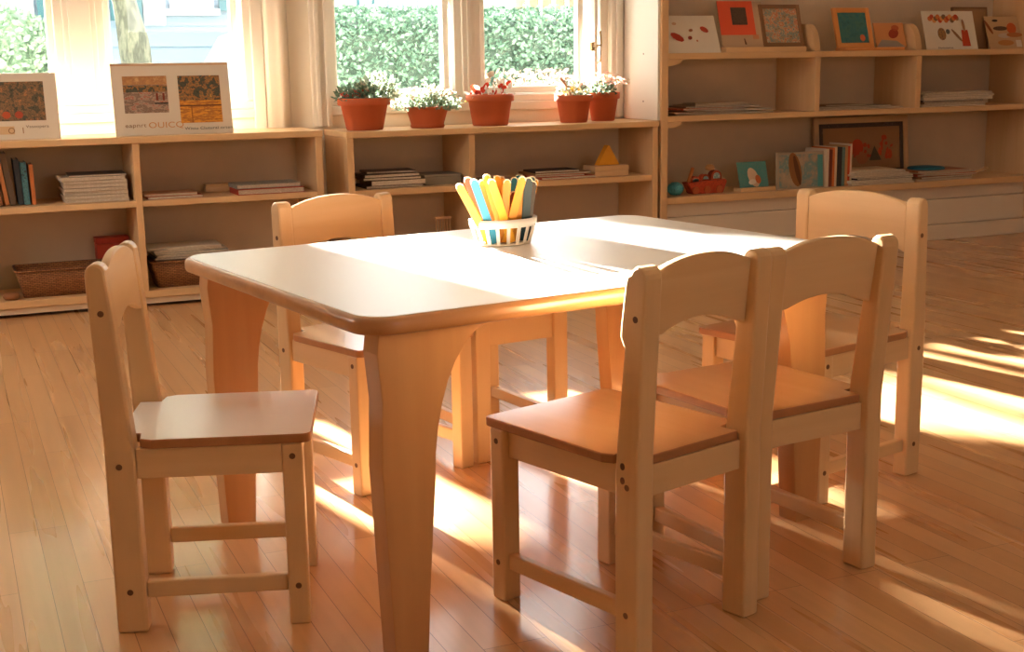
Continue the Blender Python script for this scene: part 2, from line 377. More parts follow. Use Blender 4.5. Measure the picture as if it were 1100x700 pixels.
# stool tucked under the far long side
st = thing('low_stool', 'backless birch stool pushed under the far side of the table', 'stool', (1.1095, 2.7443, 0), TA)
sw, sd, sh = .240, .33, .318
for sx in (-1, 1):
    for sy in (-1, 1):
        m = MB(); x0, x1 = sorted((sx * sw / 2, sx * (sw / 2 - .036))); y0, y1 = sorted((sy * sd / 2, sy * (sd / 2 - .034)))
        m.box(x0, x1, y0, y1, 0, sh); m.build('leg', M['chair_v'], st, .003)
    x0, x1 = sorted((sx * (sw / 2 - .01), sx * (sw / 2 - .026)))
    MB().box(x0, x1, -sd / 2 + .034, sd / 2 - .034, .06, .085).build('stretcher', M['chair_y'], st, .002)
    MB().box(x0, x1, -sd / 2 + .034, sd / 2 - .034, sh - .05, sh).build('side_rail', M['chair_y'], st, .001)
for sy in (-1, 1):
    y0, y1 = sorted((sy * (sd / 2 - .008), sy * (sd / 2 - .026)))
    MB().box(-sw / 2 + .036, sw / 2 - .036, y0, y1, sh - .06, sh).build('front_rail', M['chair_x'], st, .001)
MB().prism(rrect(-sw / 2, sw / 2, -sd / 2, sd / 2, .02), XY, sh, sh + .015).build('seat', M['seat'], st, .003)

# ------------------------------------------------------------------ shelf units
YS = 4.894; YB = 5.205
def unit(label, x0, x1, dividers, boards, top_z, side=.027, mid_side=None):
    r = thing('low_bookcase', label, 'bookcase', ((x0 + x1) / 2, YS, 0), 0, 'low bookcases under the windows')
    L = -r.location
    def put(o): o.location = L; return o
    for a in (x0, x1 - side):
        put(MB().box(a, a + side, YS, YB + .004, .004, top_z - .024).build('side_panel', M['shelf_v'], r, .002))
    put(MB().box(x0 - .002, x1 + .002, YS - .006, YB + .008, top_z - .024, top_z).build('top_board', M['shelf'], r, .003))
    for z0, z1 in boards:
        put(MB().box(x0 + side, x1 - side, YS + .003, YB - .006, z0, z1).build('shelf_board', M['shelf'], r, .002))
    for a, c in dividers:
        put(MB().box(a, c, YS + .001, YB - .006, .0605, top_z - .0245).build('divider', M['shelf_v'], r, .0015))
    put(MB().box(x0 + side, x1 - side, YB - .005, YB + .001, .034, top_z - .0245).build('back_panel', M['shelf_back'], r))
    put(MB().box(x0 + side, x1 - side, YS + .012, YS + .028, .012, .0335).build('plinth', M['shelf_back'], r))
    return r
unit('low two-shelf bookcase under the left window, holding baskets and picture boards', -.06, 1.333, [(.632, .656)], [(.369, .391), (.034, .060)], .622)
unit('low bookcase under the right-hand window with terracotta pots along its top', 1.429, 2.792, [(1.931, 1.957)], [(.361, .385), (.034, .060)], .611)
# tall unit on the right
tall = thing('tall_bookcase', 'tall wall bookcase on the right with propped pictures on its upper shelf', 'bookcase', (3.85, YS, 0))
L = -tall.location
def pt_(o): o.location = L; return o
TX0, TX1 = 2.806, 4.898
pt_(MB().box(TX0, TX0 + .034, YS, YB + .004, 0, 1.7).build('side_panel', M['shelf_v'], tall, .003))
pt_(MB().box(TX1 - .034, TX1, YS, YB + .004, 0, 1.7).build('side_panel', M['shelf_v'], tall, .003))
o = pt_(MB().box(TX0 - .011, TX0 - .0005, YS + .012, YB + .006, .613, 1.7).build('painted_side', M['white'], tall)); o['label'] = 'white painted outer side'
pt_(MB().box(TX0 + .034, TX1 - .034, YB - .008, YB, .25, 1.7).build('back_panel', M['shelf_back'], tall))
pt_(MB().box(TX0 + .034, TX1 - .034, YS, YB - .008, 1.66, 1.7).build('top_board', M['shelf'], tall))
for z0, z1 in ((.864, .890), (.604, .628), (.253, .283)):
    pt_(MB().box(TX0 + .034, TX1 - .034, YS + .002, YB - .009, z0, z1).build('shelf_board', M['shelf'], tall, .002))
for a, c in ((3.589, 3.618), (4.150, 4.182)):
    pt_(MB().box(a, c, YS + .004, YB - .009, .6285, .8635).build('divider', M['shelf_v'], tall, .002))
    P = [(YB - .01, .8905), (YS + .012, .8905)] + [(YS + .012 + .075 * (1 - math.cos(q)), .8905 + .12 * math.sin(q)) for q in [PI / 2 * i / 10 for i in range(1, 11)]] + [(YB - .01, 1.012)]
    pt_(MB().prism(P, YZ, a, c).build('rounded_fin', M['shelf_v'], tall, .002))
for z in (.864, .604):
    P = [(TX0 + .034, z - .0005), (TX0 + .105, z - .0005)] + [(TX0 + .034 + .071 * math.cos(q), z - .0005 - .026 * math.sin(q)) for q in [PI / 2 * i / 8 for i in range(1, 9)]]
    pt_(MB().prism(P, XZ, YS + .004, YS + .03).build('corner_bracket', M['shelf'], tall))
m = MB(); m.box(TX0 + .034, TX1 - .034, YS + .03, YS + .05, .195, .2525); m.box(TX0 + .034, TX1 - .034, YS + .022, YS + .05, .075, .193); m.box(TX0 + .034, TX1 - .034, YS + .008, YS + .05, .0, .073)
pt_(m.build('plinth', M['plinth'], tall, .004))
for z in (.69, .89):
    m = MB(); pts = [(5.03 + .004 * math.cos(a), z + .004 * math.sin(a)) for a in [2 * PI * i / 10 for i in range(10)]]
    pt_(m.prism(pts, YZ, TX0 - .0115, TX0 - .009).build('dowel_cap', M['dowel'], tall))
# ------------------------------------------------------------------ books, magazines, boxes
def quadrot(o, loc, rz=0, rx=0, ry=0):
    o.location = loc; o.rotation_euler = (rx, ry, rz)
mats_cache = {}
def pm(rgb, rough=.6):
    k = (rgb, rough)
    if k not in mats_cache: mats_cache[k] = plain('cover_%d_%d_%d' % rgb, rgb, rough, .4)
    return mats_cache[k]
def book(name, label, cat, loc, rz, w, d, t, cover, group=None, upright=False, ry=0, page=None, print_mat=None, soft=False):
    """lies flat: w along X, d along Y (spine at the back-left), t thick; upright: stands on its short edge, spine towards the room"""
    r = thing(name, label, cat, loc, rz, group)
    r.rotation_euler = (0, ry, rz)
    c = .0012 if soft else .0022
    if not upright:
        m = MB(); m.box(-w / 2, w / 2, -d / 2, d / 2, 0, c); m.box(-w / 2, w / 2, -d / 2, d / 2, t - c, t); m.box(-w / 2, -w / 2 + c, -d / 2, d / 2, c, t - c)
        m.build('cover', cover, r, .0006)
        MB().box(-w / 2 + c + .0003, w / 2 - (.0005 if soft else .003), -d / 2 + (.0005 if soft else .003), d / 2 - .003, c + .0002, t - c - .0002).build('pages', page or M['paper_edge'], r)
        if print_mat: MB().box(-w * .38, w * .38, -d * .36, d * .36, t + .0001, t + .0006).build('cover_print', print_mat, r)
    else:
        m = MB(); m.box(-t / 2, -t / 2 + c, -d / 2, d / 2, 0, w); m.box(t / 2 - c, t / 2, -d / 2, d / 2, 0, w); m.box(-t / 2 + c, t / 2 - c, -d / 2, -d / 2 + c, 0, w)
        m.build('cover', cover, r, .0008)
        MB().box(-t / 2 + c + .0002, t / 2 - c - .0002, -d / 2 + c + .0004, d / 2 - .003, .003, w - .003).build('pages', page or M['paper_edge'], r)
        if print_mat: MB().box(-t / 2 - .0006, -t / 2 - .0001, -d * .42, d * .42, w * .06, w * .93).build('cover_print', print_mat, r)
    return r
def stack(z, cx, cy, specs, name='magazine', cat='magazine', group=None, soft=True):
    """specs: (label, w, d, t, rgb or material, rz, dx, dy)"""
    for lab, w_, d_, t_, c_, rz, dx, dy in specs:
        book(name, lab, cat, (cx + dx, cy + dy, z + .0004), rz, w_, d_, t_, pm(c_) if isinstance(c_, tuple) else c_, group, soft=soft)
        z += t_ + .0006
    return z
def wicker_mat():
    m, nt, b = newmat('wicker'); N = nt.nodes.new; Lk = nt.links.new
    tc = N('ShaderNodeTexCoord'); br = N('ShaderNodeTexBrick'); mp = N('ShaderNodeMapping'); mp.inputs['Rotation'].default_value = (PI / 2, 0, 0)
    Lk(tc.outputs['Object'], mp.inputs[0]); Lk(mp.outputs[0], br.inputs['Vector'])
    br.inputs['Scale'].default_value = 1; br.inputs['Brick Width'].default_value = .016; br.inputs['Row Height'].default_value = .006; br.inputs['Mortar Size'].default_value = .0009
    br.inputs['Color1'].default_value = lin((176, 120, 72)); br.inputs['Color2'].default_value = lin((150, 96, 54)); br.inputs['Mortar'].default_value = lin((92, 54, 28))
    Lk(br.outputs['Color'], b.inputs['Base Color']); b.inputs['Roughness'].default_value = .7
    bu = N('ShaderNodeBump'); bu.inputs['Strength'].default_value = .8; bu.inputs['Distance'].default_value = .003; bu.invert = True
    Lk(br.outputs['Fac'], bu.inputs['Height']); Lk(bu.outputs[0], b.inputs['Normal']); return m
M['wicker'] = wicker_mat()
def basket(label, x0, x1, y0, y1, z, h, flare=.022):
    cx, cy = (x0 + x1) / 2, (y0 + y1) / 2; a, c = (x1 - x0) / 2, (y1 - y0) / 2
    r = thing('wicker_basket', label, 'basket', (cx, cy, z))
    m = MB(); rings = []
    for ins, zz in ((flare, 0), (flare * .5, h * .5), (0, h), (.006, h), (flare * .5 + .006, h * .5), (flare + .006, .006)):
        rings.append([m.b.verts.new((px, py, zz)) for px, py in rrect(-a + ins, a - ins, -c + ins, c - ins, .014, 4)])
    n = len(rings[0])
    for p, q in zip(rings, rings[1:]):
        for i in range(n): m._f([p[i], p[(i + 1) % n], q[(i + 1) % n], q[i]], True)
    m._f(rings[0][::-1]); m._f(rings[-1]); m.build('body', M['wicker'], r)
    m = MB(); pts = [(px, py, h) for px, py in rrect(-a, a, -c, c, .016, 5)]; m.tube(pts + pts[:2], .0048, 6); m.build('rim', M['wicker'], r)
    return r

# left bookcase, middle shelf (z = .391)
Z = .3914
cols = [((168, 104, 62), .018, .165, 'reddish brown'), ((198, 128, 76), .014, .175, 'tan'), ((104, 84, 64), .02, .185, 'dark olive'), ((58, 60, 62), .018, .16, 'charcoal')]
xx = .165
for i, (c, t, h, nm) in enumerate(cols):
    lab = ['reddish brown book leaning at the frame edge on the left bookcase', 'tan book leaning left beside the olive book, left bookcase', 'tallest olive book of the leaning row in the left bookcase', 'charcoal book standing between olive and teal books, left bookcase'][i]
    book('book', lab, 'book', (xx + .012, 5.03, Z + .003), 0, h, .13, t, pm(c), 'leaning books in the left bookcase', True, ry=-.13 if i < 3 else -.05)
    xx += t + .006
book('book', 'teal speckled book next to the orange one in the left bookcase', 'book', (xx + .008, 5.03, Z + .002), 0, .15, .13, .02, blotch('teal_speckle', [(52, 62, 62), (84, 140, 150), (40, 44, 46)], 90), 'leaning books in the left bookcase', True, ry=-.03)
book('book', 'thin orange book ending the leaning row, left bookcase', 'book', (xx + .031, 5.03, Z + .001), 0, .142, .13, .014, pm((204, 122, 66)), 'leaning books in the left bookcase', True, ry=-.02)
x0, x1 = .385, .622
g = 'magazines stacked in the left bookcase'
cx, cy = (x0 + x1) / 2, 5.03
labs = ['bottom magazine of the pale stack in the left bookcase', 'second magazine from the bottom of the pale left bookcase stack', 'third magazine from the bottom of the pale left bookcase stack',
        'fourth magazine from the bottom of the pale left bookcase stack', 'fifth magazine up in the pale left bookcase stack', 'sixth magazine up in the pale left bookcase stack', 'second magazine from the top of the pale left bookcase stack', 'dark covered top magazine of the pale left bookcase stack']
cc = [(214, 196, 172), (196, 176, 150), (222, 206, 184), (176, 158, 136), (216, 200, 178), (190, 172, 150), (226, 214, 196), (96, 84, 72)]
z = Z
for i, lab in enumerate(labs):
    t = .0125 if i < 7 else .007
    book('magazine', lab, 'magazine', (cx + [0, -.003, .001, -.004, 0, -.003, -.012, .01][i], cy + random.uniform(-.006, .006), z + .0004), [0, .02, -.015, .01, -.02, .015, .05, -.03][i] , .222 if i < 7 else .2, .17, t, pm(cc[i]), g, soft=True)
    z += t + .0006
# right compartment
stack(Z, .775, 4.99, [('flat reddish magazine at the bottom of the thin pile, left bookcase', .2, .15, .010, (176, 92, 62), .03, 0, 0), ('thin patterned magazine on the reddish one, left bookcase', .19, .14, .008, (196, 150, 116), -.04, -.01, .005)], group='thin magazine pile in the left bookcase')
b_ = thing('pencil_box', 'small pale wooden box lying at the back beside the red folder', 'box', (.97, 5.12, Z + .0004))
MB().box(-.05, .05, -.03, .03, 0, .022).build('body', M['shelf'], b_, .002); MB().box(-.048, .048, -.028, .028, .0223, .03).build('lid', M['shelf'], b_, .002)
stack(Z, 1.13, 4.975, [('red folder lying under the grey book in the left bookcase', .255, .15, .021, (176, 62, 40), .01, 0, 0), ('grey speckled book lying on the red folder in the left bookcase', .245, .145, .016, blotch('grey_speckle', [(120, 118, 108), (150, 146, 134), (92, 90, 84)], 120), .015, -.006, .012)], 'book', 'book', None, False)
# bottom shelf of the left bookcase
Z = .0604
basket('wicker basket at the left of the bottom shelf, holding the red box', .205, .60, 4.93, 5.11, Z, .098)
rb = thing('red_box', 'red box standing behind the long basket on the bottom shelf', 'box', (.565, 5.155, Z + .0004))
MB().box(-.06, .06, -.035, .035, 0, .155).build('body', pm((190, 66, 38)), rb, .003); MB().box(-.062, .062, -.037, .037, .1555, .178).build('lid', pm((178, 58, 34)), rb, .003)
lm = MB().lathe([(.0, 0), (.024, 0), (.03, .01), (.026, .022), (0, .026)], 20, (0, 0, 0)).build('wooden_bowl', pm((150, 98, 60)))
lm.location = (.185, 4.95, Z + .0004); tag(lm, 'small brown wooden bowl on the bottom shelf left of the baskets', 'bowl')
basket('wicker basket filled with magazines on the bottom shelf, right of the divider', .675, .985, 4.925, 5.10, Z, .098)
zz = Z + .008
for i, (lab, c, ang) in enumerate([('lowest magazine lying in the right-hand wicker basket', (180, 150, 118), 0), ('second magazine up in the right-hand wicker basket', (210, 190, 164), .01), ('middle magazine filling the right-hand wicker basket', (170, 140, 110), 0), ('fourth magazine up in the right-hand wicker basket', (200, 180, 156), 0), ('fifth magazine up in the right-hand wicker basket', (160, 136, 112), .01)]):
    book('magazine', lab, 'magazine', (.83, 5.013, zz), ang, .235, .105, .0165, pm(c), 'magazines in the wicker basket', soft=True); zz += .0172
zz = Z + .1035
for i, (lab, c) in enumerate([('olive magazine lying across the rim of the right-hand basket', (140, 122, 98)), ('cream magazine on the olive one above the right-hand basket', (212, 196, 172)), ('teal edged magazine near the top of the basket pile', (112, 132, 122)), ('pale grey magazine second from top of basket pile', (198, 188, 170)), ('white topmost magazine sliding off the basket pile', (222, 212, 194))]):
    book('magazine', lab, 'magazine', (.826 + [0, .006, .004, -.006, -.02][i], 5.02, zz), [.0, .03, -.03, .04, -.05][i], .27, .16, .0085, pm(c), 'magazines across the wicker basket', soft=True); zz += .0091

# middle bookcase shelf (z = .385)
Z = .3854
stack(Z, 1.632, 5.02, [('black magazine at the bottom of the dark pile, middle bookcase', .235, .16, .010, (60, 46, 38), 0, 0, 0), ('white paged book showing its pages in the dark pile', .225, .15, .02, (110, 84, 64), .02, .012, -.012),
      ('brown magazine above the white paged book, middle bookcase', .235, .16, .010, (84, 62, 46), -.03, -.008, 0), ('dark magazine with pale label, in the middle bookcase pile', .23, .15, .012, blotch('dark_pic', [(46, 36, 30), (96, 72, 54), (60, 46, 38), (150, 124, 98)], 30), .05, -.012, .0)],
      group='dark magazines in the middle bookcase')
db = stack(Z + .055, 1.63, 5.03, [('curled dark photo magazine topping the pile, middle bookcase', .2, .13, .008, blotch('dark_pic2', [(52, 40, 34), (110, 84, 64), (46, 36, 30)], 40), -.08, .005, .01)], group='dark magazines in the middle bookcase')
gb = thing('grey_box', 'flat grey box lying beside the dark magazine pile, middle bookcase', 'box', (1.842, 5.03, Z + .0004))
MB().box(-.078, .078, -.07, .07, 0, .034).build('body', pm((140, 128, 110)), gb, .002); MB().box(-.079, .079, -.071, .071, .0343, .042).build('lid', pm((150, 138, 120)), gb, .002)
stack(Z, 2.36, 5.0, [('red magazine lying flat in the middle bookcase right of divider', .25, .17, .010, (188, 74, 48), .02, .02, 0), ('thin red and white magazine above the red one', .22, .15, .007, (206, 120, 92), -.08, -.01, 0), ('tan magazine under the black one, middle bookcase', .26, .16, .008, (176, 132, 92), .04, .0, .01), ('black magazine on top of the red magazines, middle bookcase', .2, .13, .009, (52, 40, 36), -.02, -.02, 0)], group='red magazines in the middle bookcase')
wb = thing('wooden_block', 'pale wooden box under the yellow triangle, middle bookcase', 'box', (2.598, 5.0, Z + .0004))
MB().box(-.08, .08, -.055, .055, 0, .021).build('body', M['shelf'], wb, .002); MB().box(-.081, .081, -.056, .056, .0214, .043).build('lid', M['shelf'], wb, .002)
tri = MB().prism([(-.052, 0), (.052, 0), (.004, .083), (-.004, .083)], XZ, -.018, .018).build('yellow_triangle', pm((234, 164, 44)), None, .002)
tri.location = (2.60, 4.995, Z + .0438); tag(tri, 'yellow wooden triangle standing on the pale box', 'toy block')
lo = thing('wooden_rack', 'small slatted wooden rack on the bottom shelf of the middle bookcase', 'rack', (1.87, 5.05, .0604))
for i in range(6): MB().tube([(-.03 + .012 * i, 0, .0), (-.03 + .012 * i, 0, .175)], .0028, 6).build('bar', M['shelf_v'], lo)
MB().box(-.035, .035, -.006, .006, .176, .186).build('rail', M['shelf'], lo, .002)

# tall bookcase, middle shelf (z = .628)
Z = .6284
specs = [('bottom paper of the fanned heap on the tall bookcase', .50, .2, .006, (214, 196, 172), .0, .0, 0), ('brown sheet folder in the fanned paper heap', .4, .2, .006, (168, 122, 82), .10, -.08, 0), ('white sheet folder in the middle of the fanned heap', .42, .19, .006, (222, 206, 184), -.07, .03, 0),
         ('magazine with orange corner in the fanned heap', .34, .18, .007, blotch('orange_pic', [(190, 150, 110), (212, 96, 48), (206, 180, 148)], 12), .12, -.06, 0), ('grey folder upper layer of the fanned heap', .36, .18, .006, (150, 136, 116), -.10, .01, .01), ('beige folder second from top of fanned heap', .3, .17, .006, (196, 172, 142), .06, .0, .01), ('topmost beige sheet of the fanned paper heap', .24, .15, .005, (206, 184, 156), -.16, .01, .01)]
stack(Z, 3.16, 5.05, specs, group='fanned papers on the tall bookcase')
stack(Z, 3.88, 5.04, [('thin white magazine lying in the central compartment, tall bookcase', .5, .17, .007, (206, 184, 156), -.01, .0, 0), ('grey magazine in the central compartment of the tall bookcase', .44, .16, .007, (160, 140, 116), .04, -.03, 0), ('small brown magazine topping the central compartment pile', .22, .14, .006, (150, 118, 88), -.05, -.05, .01)], group='thin magazines on the tall bookcase')
stack(Z, 4.42, 5.02, [('lowest white magazine in the right compartment, tall bookcase', .38, .18, .011, (226, 212, 190), 0, -.01, 0), ('tan magazine second from bottom in the right compartment', .38, .18, .009, (170, 140, 112), .01, .0, 0), ('dark edged magazine in the right compartment pile', .36, .17, .007, (92, 76, 64), -.01, -.01, 0),
      ('thick white magazine in the right compartment pile', .42, .19, .015, (228, 216, 198), .01, .01, 0), ('grey magazine second from top in right compartment', .42, .18, .011, (176, 164, 146), -.02, .02, 0), ('topmost white magazine in the right compartment pile', .41, .18, .009, (220, 206, 186), .02, .015, .0)], group='white magazines in the right compartment')
# tall bookcase, lower shelf (z = .283)
Z = .2834
yb = MB().lathe([(0, 0), (.022, .003), (.034, .016), (.036, .03), (.03, .046), (.016, .056), (0, .058)], 22).build('yarn_ball', blotch('teal_yarn', [(40, 110, 124), (84, 178, 190), (48, 136, 150)], 90))
yb.location = (2.925, 4.975, Z); tag(yb, 'teal yarn ball in the left corner of the lower shelf', 'yarn')
toy = thing('toy_boat', 'red painted toy boat with white arched cabins on the lower shelf', 'toy', (3.075, 4.985, Z + .0004))
m = MB(); P = [(-.09, .04), (-.1, .052), (.1, .06), (.105, .05), (.085, .0), (-.07, .0)]
m.prism(P, XZ, -.028, .028); m.build('hull', blotch('red_hull', [(150, 52, 26), (196, 72, 36), (172, 60, 30)], 40), toy, .006, 3)
for cxp, hh, rr in ((-.052, .078, .024), (.0, .085, .022), (.055, .1, .027)):
    P = [(cxp + rr * math.cos(a), hh - rr + rr * math.sin(a)) for a in [PI * i / 10 for i in range(11)]] + [(cxp - rr, .055), (cxp + rr, .055)]
    MB().prism(P, XZ, -.016, .016).build('cabin', pm((176, 70, 38)), toy, .002)
    P = [(cxp + rr * .62 * math.cos(a), hh - rr + rr * .62 * math.sin(a)) for a in [PI * i / 10 for i in range(11)]] + [(cxp - rr * .62, .064), (cxp + rr * .62, .064)]
    MB().prism(P, XZ, -.0185, -.0165).build('window', blotch('pale_porthole', [(226, 220, 206), (120, 160, 160), (236, 228, 214)], 60), toy)
MB().tube([(-.085, -.01, .052), (-.062, -.01, .115)], .008, 8).build('funnel', pm((206, 130, 76)), toy)
MB().lathe([(0, 0), (.02, .004), (.022, .016), (.012, .026), (0, .028)], 16, (.03, .0, .098)).build('dome', pm((214, 158, 106)), toy)
for k, (wx, wr) in enumerate(((-.06, .017), (.0, .017), (.06, .017))):
    m = MB(); pts = [(wx + wr * math.cos(a), wr + .001 + wr * math.sin(a)) for a in [2 * PI * i / 16 for i in range(16)]]; m.prism(pts, XZ, -.036, -.029); m.build('wheel', pm((190, 96, 56)), toy, .002)

def leaning(name, label, cat, x0, x1, Yb, z, h, lean, thick, mat, group=None, rz=0):
    """board standing on z, bottom front edge at Yb, leaning back; returns root with a local frame x right, z up the board, front at y = 0"""
    w_ = x1 - x0
    r = thing(name, label, cat, ((x0 + x1) / 2, Yb, z + .0006), rz, group)
    r.rotation_euler = (-lean, 0, rz)
    MB().box(-w_ / 2, w_ / 2, 0, thick, 0, h).build('board', mat, r, .0012)
    return r, w_
def patch(r, name, x0, x1, z0, z1, mat, y=-.0008, th=.0007):
    return MB().box(x0, x1, y, y + th, z0, z1).build(name, mat, r)
def poly(r, name, pts, mat, y=-.0016, th=.0007):
    return MB().prism(pts, XZ, y, y + th).build(name, mat, r)
def ell(cx, cz, a, b, rot=0, n=14):
    return [(cx + a * math.cos(t) * math.cos(rot) - b * math.sin(t) * math.sin(rot), cz + a * math.cos(t) * math.sin(rot) + b * math.sin(t) * math.cos(rot)) for t in [2 * PI * i / n for i in range(n)]]
def text(r, name, s, x, z, size, mat, y=-.001, sx=1):
    cu = bpy.data.curves.new(name, 'FONT'); cu.body = s; cu.size = size; cu.extrude = .0003; cu.space_character = 1.05
    tmp = bpy.data.objects.new(name, cu); COL.objects.link(tmp)
    dg = bpy.context.evaluated_depsgraph_get(); me = bpy.data.meshes.new_from_object(tmp.evaluated_get(dg))
    bpy.data.objects.remove(tmp); me.materials.clear(); me.materials.append(mat)
    for v in me.vertices: v.co = Vector((x + v.co.x * sx, y - v.co.z, z + v.co.y))
    o = bpy.data.objects.new(name, me); COL.objects.link(o); o.parent = r; return o

# picture boards on the left bookcase
Z = .622; Yb = 4.955
xa, xb = atX(125, Yb, Z), atX(251, Yb, Z)
r, w_ = leaning('picture_board', 'wide mat board with two landscape photos, standing on the left bookcase', 'picture', xa, xb, Yb, Z, .262, .17, .007, M['card'])
h = .262
ph1 = blotch('photo_bricks', [(74, 66, 58), (150, 128, 112), (120, 92, 74), (176, 156, 138), (168, 84, 54), (186, 166, 150)], 26, squash=(1, 1, 2.4))
ph2 = blotch('photo_tree', [(40, 48, 40), (78, 82, 62), (52, 60, 52), (176, 120, 60), (70, 76, 60), (226, 160, 62)], 40)
ph3 = blotch('photo_yellow', [(196, 122, 34), (226, 156, 48), (160, 92, 34), (236, 176, 66)], 34, squash=(.6, 1, 3))
patch(r, 'photo', -w_ * .41, -w_ * .04, h * .31, h * .82, ph1); patch(r, 'photo_strip', -w_ * .41, -w_ * .04, h * .70, h * .82, blotch('strip_tan', [(200, 150, 92), (170, 120, 76), (216, 176, 120)], 30), -.0014)
patch(r, 'photo_strip', -w_ * .41, -w_ * .04, h * .60, h * .69, ph2, -.0014)
poly(r, 'photo_detail', [(-w_ * .155, h * .43), (-w_ * .04, h * .43), (-w_ * .04, h * .45), (-w_ * .155, h * .45)], M['black'])
for px_ in (-.14, -.085): patch(r, 'photo_detail', w_ * px_, w_ * (px_ + .018), h * .48, h * .58, pm((120, 50, 34)), -.0018)
patch(r, 'photo', w_ * .055, w_ * .415, h * .155, h * .815, ph2); patch(r, 'photo_strip', w_ * .055, w_ * .415, h * .155, h * .47, ph3, -.0014)
patch(r, 'photo_detail', w_ * .055, w_ * .415, h * .385, h * .405, pm((110, 62, 30)), -.0018)
patch(r, 'photo_detail', w_ * .15, w_ * .16, h * .16, h * .385, pm((150, 92, 34)), -.0018)
patch(r, 'tape', -w_ * .5, -w_ * .34, h * .965, h * .985, pm((206, 160, 120)), -.0014); patch(r, 'top_edge_strip', -w_ * .34, w_ * .5, h * .962, h * .99, pm((212, 176, 140)), -.0014)
text(r, 'lettering', 'eapnrt', -w_ * .42, h * .115, .021, pm((150, 112, 80)), sx=1.3)
text(r, 'lettering', 'OUICQ', -w_ * .225, h * .10, .030, pm((206, 146, 90)), sx=1.25)
text(r, 'lettering', 'Wittu Clutural orten', w_ * .08, h * .06, .0145, pm((96, 100, 92)), sx=1.35)
xa, xb = atX(-38, Yb + .03, Z), atX(66, Yb + .03, Z)
r, w_ = leaning('picture_board', 'mat board with a mottled leaf photo at the left edge of the window', 'picture', xa, xb, Yb + .03, Z, .235, .2, .007, M['card']); h = .235
phl = blotch('photo_leaves', [(44, 46, 38), (92, 88, 66), (62, 64, 52), (150, 112, 74), (72, 70, 54), (190, 128, 78), (56, 60, 50)], 42)
patch(r, 'photo', -w_ * .42, w_ * .36, h * .28, h * .87, phl)
for cxp, c in ((-.05, (190, 84, 50)), (.08, (176, 74, 48))): poly(r, 'photo_detail', ell(w_ * cxp, h * .37, .014, .013), pm(c))
patch(r, 'label_strip', -w_ * .35, w_ * .02, h * .08, h * .2, pm((214, 178, 136)), -.0012)
text(r, 'lettering', 'O', -w_ * .05, h * .09, .03, pm((150, 110, 74)), -.0022); text(r, 'lettering', '1', w_ * .085, h * .09, .03, pm((170, 120, 78)), -.0012)
text(r, 'lettering', 'Vaseopera', w_ * .14, h * .17, .0145, pm((120, 100, 80)), sx=1.2)

# pictures on the tall bookcase top shelf (z = .89)
Z = .890; Yt = 5.0
def span(u0, u1, Y): return atX(u0, Y, .89), atX(u1, Y, .89)
g = None
x0, x1 = max(TX0 + .045, span(700, 775, 4.93)[0]), span(700, 775, 4.93)[1]
r, w_ = leaning('picture_card', 'white card printed with red leaves, beside the white bookcase side', 'picture', x0, x1, 4.93, Z, .172, .42, .004, M['paper']); h = .172
for cx_, cz, a, b2, ro, c in ((-.25, .42, .16, .09, -.5, (176, 60, 36)), (-.02, .40, .05, .05, .3, (150, 62, 40)), (.27, .62, .10, .07, -.5, (196, 74, 48)), (-.26, .78, .05, .04, 0, (206, 170, 140)), (.02, .60, .05, .04, .2, (176, 120, 92)), (-.47, .5, .04, .05, 0, (186, 66, 40)), (.1, .32, .02, .03, 0, (190, 120, 80))):
    poly(r, 'printed_leaf', ell(cx_ * w_, cz * h, a * w_ * .8, b2 * h, ro, 9), pm(c))
x0, x1 = atX(776, 4.96, .915), atX(824, 4.96, .915)
lb = MB().box(0, atX(863, 4.94, .9) - atX(777, 4.94, .9), 0, .07, 0, .022).build('display_ledge', M['shelf'], None, .002); lb.location = (atX(777, 4.94, .9), 4.915, Z + .0004)
tag(lb, 'flat wooden display ledge under the red and the brown framed pictures', 'ledge')
ZL = Z + .0228
r, w_ = leaning('picture_card', 'red card with dark square panel, standing on the wooden ledge', 'picture', x0, x1, 4.955, ZL, .205, .30, .004, pm((196, 166, 134))); h = .205
patch(r, 'red_panel', -w_ * .5, w_ * .28, h * .26, h * 1.0, pm((226, 92, 60)), -.0012); patch(r, 'dark_panel', -w_ * .22, w_ * .12, h * .48, h * .86, blotch('dark_weave', [(60, 44, 36), (92, 70, 56), (70, 52, 42)], 160), -.002)
poly(r, 'mark', [(w_ * .0, h * .05), (w_ * .04, h * .05), (w_ * .01, h * .18), (-w_ * .01, h * .18)], pm((110, 76, 54))); patch(r, 'small_square', w_ * .2, w_ * .33, h * .17, h * .26, pm((206, 140, 100)), -.0016)
def framed(label, x0, x1, Yb, z, h, lean, fw, fmat, pic, cat='picture', rz=0, name='framed_picture'):
    w_ = x1 - x0; r = thing(name, label, cat, ((x0 + x1) / 2, Yb, z + .0006), rz); r.rotation_euler = (-lean, 0, rz)
    bars(r, 'frame', -w_ / 2, w_ / 2, 0, h, (fw,) * 4, 0, .014, fmat, .0015)
    MB().box(-w_ / 2 + fw, w_ / 2 - fw, .004, .012, fw, h - fw).build('picture', pic, r)
    return r, w_
x0, x1 = atX(823, 4.955, .915), atX(865, 4.955, .915)
pk = blotch('abstract_painting', [(60, 90, 88), (196, 150, 104), (96, 140, 140), (206, 176, 140), (190, 96, 60), (214, 196, 166), (80, 120, 118)], 34)
r, w_ = framed('brown framed abstract painting with teal and orange, on the wooden ledge', x0 - .012, x1 - .006, 4.95, ZL, .19, .28, .018, pm((140, 104, 74)), pk)
x0, x1 = atX(903, 4.93, .915), atX(942, 4.93, .915)
